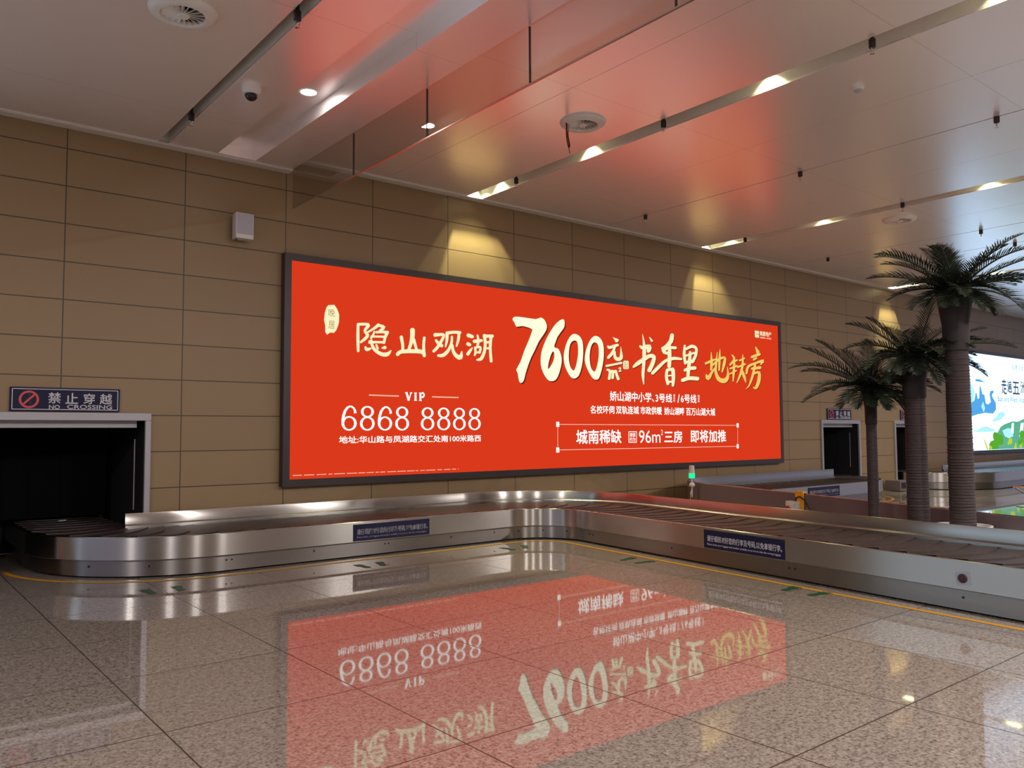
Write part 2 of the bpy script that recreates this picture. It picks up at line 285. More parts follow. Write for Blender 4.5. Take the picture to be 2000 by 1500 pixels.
HEAD=[[[[5.368,3.033],[5.358,3.019],[5.355,2.97],[5.353,2.899],[5.352,2.828],[5.354,2.758],[5.358,2.688],[5.361,2.639],[5.372,2.627]],[[5.388,3.034],[5.397,3.022],[5.398,2.973],[5.399,2.902],[5.4,2.832],[5.401,2.762],[5.401,2.691],[5.401,2.642],[5.392,2.629]]],[[[5.36,3.003],[5.376,2.995],[5.408,2.999],[5.452,3.004],[5.489,3.006],[5.512,3.005],[5.52,3.003],[5.515,3.016],[5.505,3.003],[5.48,2.972],[5.461,2.935],[5.474,2.901],[5.495,2.88],[5.503,2.869],[5.501,2.869],[5.494,2.861],[5.481,2.847],[5.458,2.823],[5.429,2.797],[5.408,2.777],[5.404,2.764]],[[5.359,3.022],[5.374,3.033],[5.406,3.037],[5.451,3.042],[5.49,3.045],[5.519,3.046],[5.547,3.043],[5.566,3.009],[5.545,2.978],[5.517,2.951],[5.504,2.934],[5.511,2.926],[5.532,2.909],[5.55,2.885],[5.547,2.855],[5.533,2.835],[5.515,2.818],[5.487,2.795],[5.454,2.771],[5.43,2.755],[5.415,2.753]]],[[[5.707,3.053],[5.684,3.05],[5.665,3.033],[5.638,3.009],[5.609,2.985],[5.575,2.962],[5.539,2.938],[5.513,2.921],[5.508,2.912]],[[5.724,3.037],[5.718,3.016],[5.697,3.001],[5.666,2.979],[5.632,2.957],[5.593,2.936],[5.553,2.915],[5.525,2.902],[5.514,2.902]]],[[[5.671,3.022],[5.682,3.011],[5.713,3.005],[5.752,2.995],[5.76,2.997],[5.756,3.002],[5.729,2.978],[5.706,2.96],[5.701,2.947]],[[5.676,3.039],[5.691,3.045],[5.724,3.043],[5.771,3.038],[5.811,3.015],[5.79,2.972],[5.752,2.95],[5.726,2.936],[5.711,2.935]]],[[[5.652,2.916],[5.666,2.909],[5.688,2.911],[5.721,2.915],[5.753,2.917],[5.788,2.917],[5.823,2.915],[5.849,2.914],[5.867,2.926]],[[5.651,2.933],[5.664,2.943],[5.686,2.946],[5.719,2.95],[5.754,2.953],[5.79,2.956],[5.827,2.958],[5.852,2.959],[5.869,2.948]]],[[[5.835,2.947],[5.816,2.936],[5.807,2.919],[5.795,2.893],[5.785,2.864],[5.777,2.834],[5.771,2.803],[5.766,2.782],[5.774,2.768]],[[5.858,2.939],[5.862,2.92],[5.852,2.903],[5.839,2.879],[5.827,2.855],[5.819,2.828],[5.812,2.799],[5.807,2.778],[5.794,2.766]]],[[[5.572,2.852],[5.584,2.845],[5.612,2.846],[5.653,2.849],[5.694,2.851],[5.738,2.853],[5.782,2.854],[5.813,2.855],[5.826,2.864]],[[5.573,2.867],[5.585,2.876],[5.613,2.877],[5.654,2.878],[5.695,2.88],[5.738,2.882],[5.783,2.885],[5.814,2.887],[5.826,2.88]]],[[[5.599,2.819],[5.584,2.819],[5.565,2.81],[5.54,2.796],[5.539,2.757],[5.576,2.756],[5.621,2.763],[5.666,2.768],[5.711,2.771],[5.758,2.772],[5.791,2.773],[5.805,2.783]],[[5.607,2.806],[5.601,2.793],[5.585,2.783],[5.566,2.77],[5.558,2.793],[5.575,2.794],[5.619,2.798],[5.665,2.802],[5.712,2.804],[5.759,2.806],[5.792,2.808],[5.805,2.8]]],[[[5.633,2.944],[5.622,2.937],[5.614,2.921],[5.602,2.898],[5.591,2.878],[5.582,2.863],[5.572,2.848],[5.566,2.838],[5.566,2.827]],[[5.646,2.94],[5.649,2.929],[5.642,2.912],[5.633,2.888],[5.622,2.866],[5.61,2.848],[5.598,2.834],[5.589,2.824],[5.578,2.82]]],[[[5.485,2.716],[5.48,2.705],[5.479,2.692],[5.481,2.67],[5.505,2.648],[5.539,2.653],[5.566,2.668],[5.583,2.679],[5.59,2.689]],[[5.499,2.72],[5.508,2.713],[5.515,2.703],[5.524,2.693],[5.521,2.695],[5.528,2.696],[5.553,2.699],[5.573,2.703],[5.585,2.701]]],[[[5.577,2.76],[5.572,2.743],[5.581,2.723],[5.595,2.693],[5.618,2.663],[5.651,2.637],[5.689,2.614],[5.73,2.597],[5.771,2.588],[5.813,2.587],[5.854,2.597],[5.885,2.623],[5.901,2.653],[5.91,2.674],[5.91,2.682]],[[5.597,2.768],[5.613,2.76],[5.623,2.741],[5.637,2.716],[5.655,2.695],[5.683,2.676],[5.718,2.659],[5.751,2.647],[5.78,2.644],[5.809,2.646],[5.829,2.649],[5.849,2.656],[5.874,2.671],[5.893,2.684],[5.902,2.687]]],[[[5.654,2.752],[5.651,2.74],[5.657,2.722],[5.664,2.704],[5.67,2.686],[5.684,2.678]],[[5.669,2.758],[5.681,2.752],[5.689,2.734],[5.698,2.717],[5.706,2.699],[5.702,2.685]]],[[[5.748,2.7],[5.757,2.697],[5.775,2.695],[5.794,2.694],[5.813,2.693],[5.83,2.71]],[[5.746,2.708],[5.752,2.714],[5.768,2.724],[5.785,2.734],[5.801,2.743],[5.824,2.736]]],[[[6.239,3.029],[6.219,3.003],[6.22,2.973],[6.221,2.932],[6.22,2.893],[6.215,2.858],[6.208,2.822],[6.199,2.787],[6.188,2.751],[6.175,2.715],[6.166,2.691],[6.171,2.674]],[[6.28,3.032],[6.301,3.009],[6.301,2.979],[6.3,2.935],[6.295,2.89],[6.283,2.849],[6.268,2.811],[6.253,2.776],[6.237,2.739],[6.221,2.704],[6.209,2.679],[6.193,2.669]]],[[[6.263,2.877],[6.255,2.858],[6.265,2.833],[6.278,2.798],[6.29,2.766],[6.299,2.741],[6.306,2.719],[6.312,2.704],[6.326,2.694]],[[6.288,2.885],[6.306,2.874],[6.314,2.849],[6.325,2.813],[6.335,2.78],[6.343,2.754],[6.35,2.731],[6.354,2.716],[6.348,2.7]]],[[[6.054,2.902],[6.044,2.882],[6.052,2.851],[6.063,2.807],[6.071,2.769],[6.073,2.741],[6.073,2.717],[6.072,2.7],[6.082,2.686]],[[6.081,2.908],[6.098,2.896],[6.105,2.864],[6.114,2.818],[6.12,2.777],[6.121,2.744],[6.119,2.717],[6.118,2.7],[6.105,2.686]]],[[[6.453,2.92],[6.439,2.906],[6.436,2.87],[6.431,2.819],[6.428,2.767],[6.429,2.715],[6.433,2.665],[6.435,2.629],[6.451,2.614]],[[6.477,2.92],[6.487,2.905],[6.483,2.87],[6.478,2.819],[6.476,2.77],[6.48,2.721],[6.487,2.672],[6.492,2.637],[6.48,2.618]]],[[[6.007,2.605],[6.032,2.614],[6.041,2.625],[6.05,2.636],[6.071,2.646],[6.122,2.653],[6.191,2.659],[6.258,2.662],[6.316,2.665],[6.368,2.666],[6.402,2.663],[6.422,2.657],[6.442,2.641],[6.457,2.627],[6.469,2.622]],[[5.983,2.62],[5.983,2.642],[5.994,2.655],[6.016,2.678],[6.056,2.697],[6.117,2.708],[6.189,2.716],[6.257,2.721],[6.317,2.726],[6.376,2.728],[6.429,2.72],[6.466,2.692],[6.48,2.661],[6.486,2.641],[6.484,2.629]]],[[[6.626,2.938],[6.652,2.927],[6.676,2.933],[6.71,2.941],[6.741,2.947],[6.769,2.952],[6.789,2.954],[6.786,2.959],[6.782,2.952],[6.769,2.926],[6.749,2.894],[6.725,2.857],[6.695,2.816],[6.668,2.782],[6.645,2.758],[6.624,2.739],[6.609,2.725],[6.604,2.707]],[[6.623,2.968],[6.646,2.987],[6.67,2.988],[6.706,2.99],[6.738,2.991],[6.767,2.994],[6.8,2.996],[6.833,2.977],[6.831,2.944],[6.815,2.911],[6.796,2.876],[6.771,2.837],[6.741,2.794],[6.712,2.757],[6.684,2.729],[6.658,2.709],[6.641,2.696],[6.62,2.693]]],[[[6.648,2.884],[6.649,2.869],[6.662,2.852],[6.682,2.829],[6.703,2.807],[6.726,2.793],[6.747,2.784],[6.761,2.778],[6.788,2.783]],[[6.665,2.896],[6.682,2.893],[6.699,2.879],[6.723,2.861],[6.743,2.846],[6.76,2.838],[6.777,2.831],[6.791,2.827],[6.803,2.807]]],[[[6.842,2.984],[6.863,2.976],[6.897,2.984],[6.946,2.993],[6.991,3.001],[7.034,3.003],[7.077,3.004],[7.107,3.004],[7.127,3.015]],[[6.837,3.007],[6.855,3.023],[6.889,3.029],[6.939,3.038],[6.989,3.045],[7.037,3.048],[7.081,3.049],[7.112,3.049],[7.13,3.038]]],[[[6.854,3.02],[6.839,3.001],[6.84,2.972],[6.84,2.931],[6.839,2.892],[6.835,2.856],[6.83,2.82],[6.826,2.794],[6.83,2.786]],[[6.884,3.022],[6.899,3.005],[6.898,2.975],[6.895,2.933],[6.889,2.891],[6.877,2.852],[6.862,2.815],[6.852,2.791],[6.843,2.784]]],[[[7.075,3.035],[7.06,3.019],[7.058,2.993],[7.055,2.958],[7.05,2.922],[7.042,2.883],[7.033,2.843],[7.026,2.815],[7.03,2.805]],[[7.102,3.035],[7.115,3.019],[7.112,2.994],[7.108,2.956],[7.1,2.917],[7.086,2.877],[7.068,2.837],[7.056,2.809],[7.045,2.802]]],[[[6.946,2.965],[6.936,2.952],[6.935,2.928],[6.933,2.893],[6.925,2.858],[6.91,2.822],[6.889,2.784],[6.865,2.752],[6.838,2.725],[6.809,2.702],[6.784,2.687],[6.76,2.679],[6.729,2.674],[6.705,2.671],[6.689,2.662]],[[6.967,2.966],[6.977,2.955],[6.977,2.93],[6.977,2.893],[6.971,2.852],[6.957,2.811],[6.937,2.768],[6.913,2.728],[6.884,2.693],[6.85,2.662],[6.81,2.638],[6.765,2.629],[6.726,2.632],[6.702,2.635],[6.688,2.644]]],[[[6.953,2.838],[6.944,2.825],[6.945,2.799],[6.947,2.76],[6.954,2.722],[6.971,2.69],[6.993,2.663],[7.017,2.641],[7.046,2.622],[7.086,2.608],[7.144,2.625],[7.159,2.669],[7.154,2.711],[7.148,2.74],[7.144,2.746]],[[6.973,2.841],[6.985,2.831],[6.99,2.805],[6.997,2.77],[7.009,2.741],[7.024,2.72],[7.044,2.701],[7.064,2.688],[7.085,2.681],[7.099,2.679],[7.083,2.671],[7.094,2.679],[7.114,2.714],[7.128,2.741],[7.134,2.747]]],[[[7.225,2.986],[7.244,2.965],[7.273,2.961],[7.303,2.957],[7.333,2.953],[7.359,2.961]],[[7.237,3.016],[7.269,3.026],[7.297,3.018],[7.325,3.011],[7.354,3.003],[7.369,2.986]]],[[[7.219,2.857],[7.233,2.838],[7.247,2.834],[7.262,2.829],[7.277,2.825],[7.303,2.83]],[[7.233,2.883],[7.261,2.888],[7.276,2.883],[7.29,2.878],[7.304,2.873],[7.317,2.854]]],[[[7.247,2.68],[7.272,2.688],[7.285,2.705],[7.304,2.73],[7.32,2.753],[7.331,2.773],[7.339,2.792],[7.345,2.805],[7.345,2.811]],[[7.221,2.693],[7.221,2.715],[7.236,2.731],[7.257,2.755],[7.278,2.775],[7.298,2.791],[7.317,2.804],[7.331,2.813],[7.338,2.815]]],[[[7.348,2.891],[7.373,2.881],[7.423,2.891],[7.473,2.901],[7.523,2.911],[7.54,2.925]],[[7.344,2.918],[7.366,2.935],[7.416,2.941],[7.466,2.947],[7.517,2.954],[7.537,2.946]]],[[[7.426,3.017],[7.419,3.005],[7.421,2.98],[7.424,2.946],[7.424,2.915],[7.421,2.885],[7.415,2.854],[7.41,2.832],[7.417,2.819]],[[7.444,3.02],[7.454,3.012],[7.462,2.988],[7.472,2.954],[7.477,2.918],[7.471,2.882],[7.46,2.849],[7.452,2.827],[7.438,2.816]]],[[[7.377,2.823],[7.368,2.809],[7.37,2.79],[7.373,2.764],[7.374,2.742],[7.372,2.725],[7.367,2.707],[7.363,2.694],[7.366,2.684]],[[7.4,2.827],[7.413,2.816],[7.416,2.797],[7.42,2.769],[7.42,2.741],[7.412,2.717],[7.4,2.699],[7.392,2.686],[7.381,2.68]]],[[[7.374,2.801],[7.391,2.796],[7.422,2.802],[7.461,2.81],[7.472,2.812],[7.47,2.801],[7.46,2.768],[7.453,2.742],[7.46,2.727]],[[7.37,2.817],[7.382,2.829],[7.414,2.836],[7.459,2.846],[7.507,2.839],[7.516,2.801],[7.506,2.762],[7.497,2.735],[7.482,2.724]]],[[[7.382,2.729],[7.396,2.723],[7.424,2.725],[7.451,2.728],[7.479,2.73],[7.493,2.739]],[[7.381,2.745],[7.395,2.754],[7.422,2.757],[7.45,2.759],[7.478,2.762],[7.492,2.755]]],[[[7.549,3.032],[7.537,3.012],[7.544,2.981],[7.553,2.939],[7.558,2.894],[7.555,2.848],[7.548,2.799],[7.536,2.755],[7.519,2.717],[7.497,2.683],[7.48,2.662],[7.465,2.652],[7.441,2.644],[7.421,2.639],[7.41,2.631]],[[7.581,3.039],[7.601,3.024],[7.606,2.993],[7.612,2.948],[7.615,2.899],[7.612,2.848],[7.604,2.796],[7.592,2.747],[7.575,2.702],[7.553,2.66],[7.523,2.626],[7.481,2.61],[7.444,2.611],[7.422,2.613],[7.41,2.618]]],[[[7.539,2.988],[7.561,2.977],[7.618,2.981],[7.674,2.986],[7.731,2.99],[7.753,3.004]],[[7.539,3.014],[7.562,3.029],[7.618,3.032],[7.675,3.036],[7.732,3.04],[7.753,3.029]]],[[[7.689,3.022],[7.672,3.006],[7.666,2.962],[7.658,2.898],[7.654,2.828],[7.659,2.75],[7.667,2.668],[7.673,2.611],[7.689,2.597]],[[7.717,3.021],[7.73,3.005],[7.723,2.961],[7.714,2.898],[7.709,2.832],[7.713,2.756],[7.721,2.675],[7.728,2.617],[7.716,2.601]]],[[[7.577,2.898],[7.592,2.891],[7.627,2.894],[7.661,2.897],[7.695,2.901],[7.71,2.911]],[[7.576,2.916],[7.591,2.926],[7.625,2.929],[7.66,2.932],[7.694,2.935],[7.71,2.928]]],[[[7.569,2.803],[7.583,2.797],[7.618,2.8],[7.653,2.803],[7.688,2.806],[7.701,2.815]],[[7.568,2.819],[7.582,2.828],[7.616,2.831],[7.651,2.835],[7.686,2.838],[7.701,2.831]]]]
SEAL=[[4.928,3.241],[5.016,3.253],[5.058,3.2],[5.089,3.127],[5.087,3.025],[5.074,2.974],[5.047,2.908],[5.013,2.868],[4.958,2.87],[4.911,2.836],[4.884,2.871],[4.883,2.959],[4.865,3.032],[4.875,3.133],[4.901,3.211]]
SLOG1=[[[[11.201,3.296],[11.199,3.292],[11.203,3.256],[11.21,3.204],[11.212,3.148],[11.209,3.092],[11.203,3.032],[11.197,2.968],[11.195,2.901],[11.193,2.829],[11.189,2.758],[11.18,2.686],[11.168,2.614],[11.165,2.544],[11.176,2.476],[11.195,2.414],[11.21,2.372],[11.217,2.366]],[[11.208,3.298],[11.212,3.295],[11.227,3.261],[11.249,3.211],[11.268,3.156],[11.282,3.1],[11.293,3.039],[11.298,2.974],[11.294,2.904],[11.284,2.831],[11.274,2.759],[11.263,2.686],[11.253,2.614],[11.244,2.548],[11.24,2.482],[11.237,2.419],[11.236,2.375],[11.23,2.368]]],[[[11.111,3.07],[11.116,3.055],[11.131,3.041],[11.159,3.021],[11.214,3.007],[11.285,3.014],[11.35,3.026],[11.344,3.032],[11.325,3.05],[11.32,3.02],[11.313,2.993],[11.325,2.966]],[[11.129,3.085],[11.152,3.085],[11.173,3.079],[11.199,3.075],[11.217,3.077],[11.259,3.09],[11.327,3.113],[11.424,3.115],[11.454,3.049],[11.427,3.004],[11.406,2.977],[11.372,2.958]]],[[[10.944,2.661],[10.969,2.663],[11.003,2.678],[11.051,2.698],[11.098,2.719],[11.138,2.738],[11.181,2.76],[11.23,2.784],[11.288,2.815],[11.349,2.846],[11.397,2.866],[11.435,2.873],[11.463,2.874],[11.463,2.877],[11.46,2.864],[11.443,2.825],[11.419,2.781],[11.389,2.732],[11.351,2.68],[11.324,2.643],[11.331,2.612]],[[10.926,2.675],[10.932,2.691],[10.957,2.713],[10.992,2.745],[11.033,2.776],[11.076,2.8],[11.121,2.821],[11.169,2.844],[11.227,2.874],[11.295,2.907],[11.363,2.933],[11.432,2.945],[11.501,2.943],[11.559,2.912],[11.566,2.861],[11.549,2.81],[11.525,2.759],[11.492,2.705],[11.452,2.651],[11.424,2.614],[11.381,2.597]]],[[[11.388,3.255],[11.387,3.25],[11.405,3.224],[11.422,3.198],[11.439,3.172],[11.465,3.167]],[[11.395,3.259],[11.403,3.258],[11.432,3.238],[11.463,3.219],[11.493,3.199],[11.491,3.181]]],[[[11.456,2.558],[11.495,2.564],[11.544,2.597],[11.613,2.645],[11.683,2.693],[11.742,2.737],[11.799,2.779],[11.858,2.811],[11.928,2.835],[12.005,2.851],[12.078,2.863],[12.157,2.869],[12.239,2.871],[12.299,2.872],[12.323,2.882]],[[11.425,2.578],[11.431,2.604],[11.479,2.638],[11.547,2.688],[11.615,2.736],[11.678,2.778],[11.743,2.82],[11.817,2.858],[11.899,2.887],[11.985,2.91],[12.072,2.925],[12.164,2.926],[12.25,2.919],[12.309,2.914],[12.328,2.902]]],[[[12.017,3.368],[11.985,3.343],[11.975,3.31],[11.961,3.267],[11.943,3.232],[11.916,3.202],[11.877,3.168],[11.84,3.139],[11.808,3.119],[11.776,3.104],[11.752,3.093],[11.737,3.078]],[[12.072,3.368],[12.094,3.342],[12.091,3.309],[12.083,3.258],[12.058,3.203],[12.008,3.157],[11.95,3.121],[11.896,3.093],[11.845,3.073],[11.801,3.063],[11.772,3.057],[11.747,3.06]]],[[[11.753,3.002],[11.796,3.001],[11.836,3.02],[11.89,3.045],[11.945,3.063],[12.009,3.07],[12.083,3.07],[12.136,3.07],[12.169,3.084]],[[11.729,3.03],[11.749,3.058],[11.792,3.073],[11.858,3.096],[11.931,3.114],[12.011,3.123],[12.09,3.125],[12.145,3.127],[12.173,3.113]]],[[[11.927,3.171],[11.904,3.147],[11.905,3.101],[11.906,3.034],[11.904,2.962],[11.899,2.88],[11.892,2.792],[11.887,2.73],[11.911,2.705]],[[11.974,3.176],[11.999,3.157],[12.004,3.11],[12.01,3.042],[12.013,2.968],[12.009,2.884],[12.001,2.795],[11.995,2.732],[11.966,2.706]]],[[[11.966,2.992],[11.942,3.006],[11.907,3.01],[11.863,3.015],[11.838,3.021],[11.819,3.036],[11.796,3.064],[11.779,3.086],[11.758,3.094]],[[11.96,2.965],[11.928,2.953],[11.891,2.953],[11.834,2.955],[11.775,2.97],[11.742,3.006],[11.729,3.044],[11.722,3.069],[11.729,3.086]]],[[[11.866,2.686],[11.841,2.669],[11.831,2.637],[11.817,2.59],[11.812,2.538],[11.823,2.482],[11.842,2.426],[11.856,2.387],[11.883,2.373]],[[11.905,2.683],[11.919,2.663],[11.911,2.631],[11.9,2.588],[11.896,2.544],[11.906,2.496],[11.924,2.442],[11.938,2.404],[11.924,2.381]]],[[[11.854,2.65],[11.884,2.64],[11.941,2.645],[11.998,2.649],[12.055,2.654],[12.088,2.674]],[[11.851,2.676],[11.876,2.692],[11.933,2.701],[11.989,2.71],[12.046,2.718],[12.083,2.706]]],[[[12.023,2.695],[11.998,2.669],[12.001,2.629],[12.006,2.571],[12.008,2.516],[12.007,2.463],[12.005,2.408],[12.002,2.37],[12.017,2.353]],[[12.075,2.7],[12.103,2.678],[12.106,2.637],[12.109,2.579],[12.108,2.519],[12.098,2.462],[12.084,2.406],[12.073,2.368],[12.053,2.352]]],[[[11.887,2.547],[11.902,2.541],[11.949,2.545],[11.996,2.549],[12.044,2.553],[12.058,2.561]],[[11.886,2.561],[11.9,2.569],[11.947,2.573],[11.994,2.577],[12.042,2.581],[12.057,2.575]]],[[[11.9,2.432],[11.921,2.423],[11.96,2.424],[12.0,2.425],[12.039,2.427],[12.061,2.438]],[[11.9,2.452],[11.922,2.463],[11.961,2.464],[12.001,2.466],[12.04,2.467],[12.062,2.458]]],[[[12.397,3.176],[12.38,3.162],[12.368,3.117],[12.351,3.053],[12.343,2.986],[12.351,2.918],[12.368,2.85],[12.38,2.803],[12.401,2.79]],[[12.426,3.176],[12.438,3.162],[12.435,3.118],[12.432,3.055],[12.431,2.993],[12.437,2.928],[12.446,2.861],[12.453,2.814],[12.438,2.795]]],[[[12.408,3.066],[12.435,3.067],[12.491,3.087],[12.568,3.114],[12.625,3.128],[12.662,3.128],[12.699,3.122],[12.72,3.109],[12.722,3.078],[12.706,3.03],[12.684,2.983],[12.653,2.937],[12.615,2.891],[12.586,2.857],[12.589,2.834]],[[12.392,3.083],[12.403,3.1],[12.455,3.127],[12.531,3.165],[12.613,3.191],[12.691,3.189],[12.755,3.168],[12.797,3.131],[12.804,3.08],[12.792,3.023],[12.769,2.969],[12.733,2.916],[12.69,2.867],[12.659,2.834],[12.625,2.823]]],[[[12.414,2.945],[12.438,2.943],[12.49,2.957],[12.562,2.978],[12.625,2.996],[12.669,3.007],[12.704,3.016],[12.728,3.022],[12.745,3.036]],[[12.404,2.963],[12.418,2.977],[12.469,2.993],[12.541,3.015],[12.605,3.034],[12.652,3.046],[12.689,3.053],[12.714,3.058],[12.738,3.054]]],[[[12.392,2.818],[12.424,2.809],[12.508,2.823],[12.594,2.837],[12.68,2.851],[12.706,2.869]],[[12.385,2.844],[12.411,2.862],[12.495,2.876],[12.581,2.89],[12.667,2.904],[12.7,2.895]]],[[[12.55,3.062],[12.531,3.046],[12.523,3.004],[12.51,2.945],[12.498,2.887],[12.485,2.837],[12.473,2.785],[12.461,2.727],[12.451,2.653],[12.443,2.574],[12.438,2.518],[12.457,2.498]],[[12.585,3.064],[12.601,3.048],[12.602,3.007],[12.604,2.947],[12.601,2.886],[12.591,2.833],[12.578,2.781],[12.564,2.725],[12.55,2.652],[12.536,2.573],[12.526,2.517],[12.501,2.498]]],[[[12.374,2.659],[12.411,2.655],[12.454,2.666],[12.513,2.681],[12.567,2.692],[12.618,2.698],[12.672,2.702],[12.712,2.704],[12.749,2.723]],[[12.359,2.685],[12.38,2.707],[12.422,2.72],[12.482,2.74],[12.547,2.757],[12.612,2.765],[12.671,2.769],[12.712,2.772],[12.749,2.757]]],[[[12.291,2.458],[12.335,2.452],[12.387,2.465],[12.459,2.484],[12.532,2.496],[12.616,2.499],[12.712,2.497],[12.782,2.495],[12.826,2.513]],[[12.273,2.49],[12.299,2.515],[12.352,2.53],[12.431,2.552],[12.522,2.568],[12.623,2.573],[12.725,2.571],[12.796,2.569],[12.833,2.55]]]]
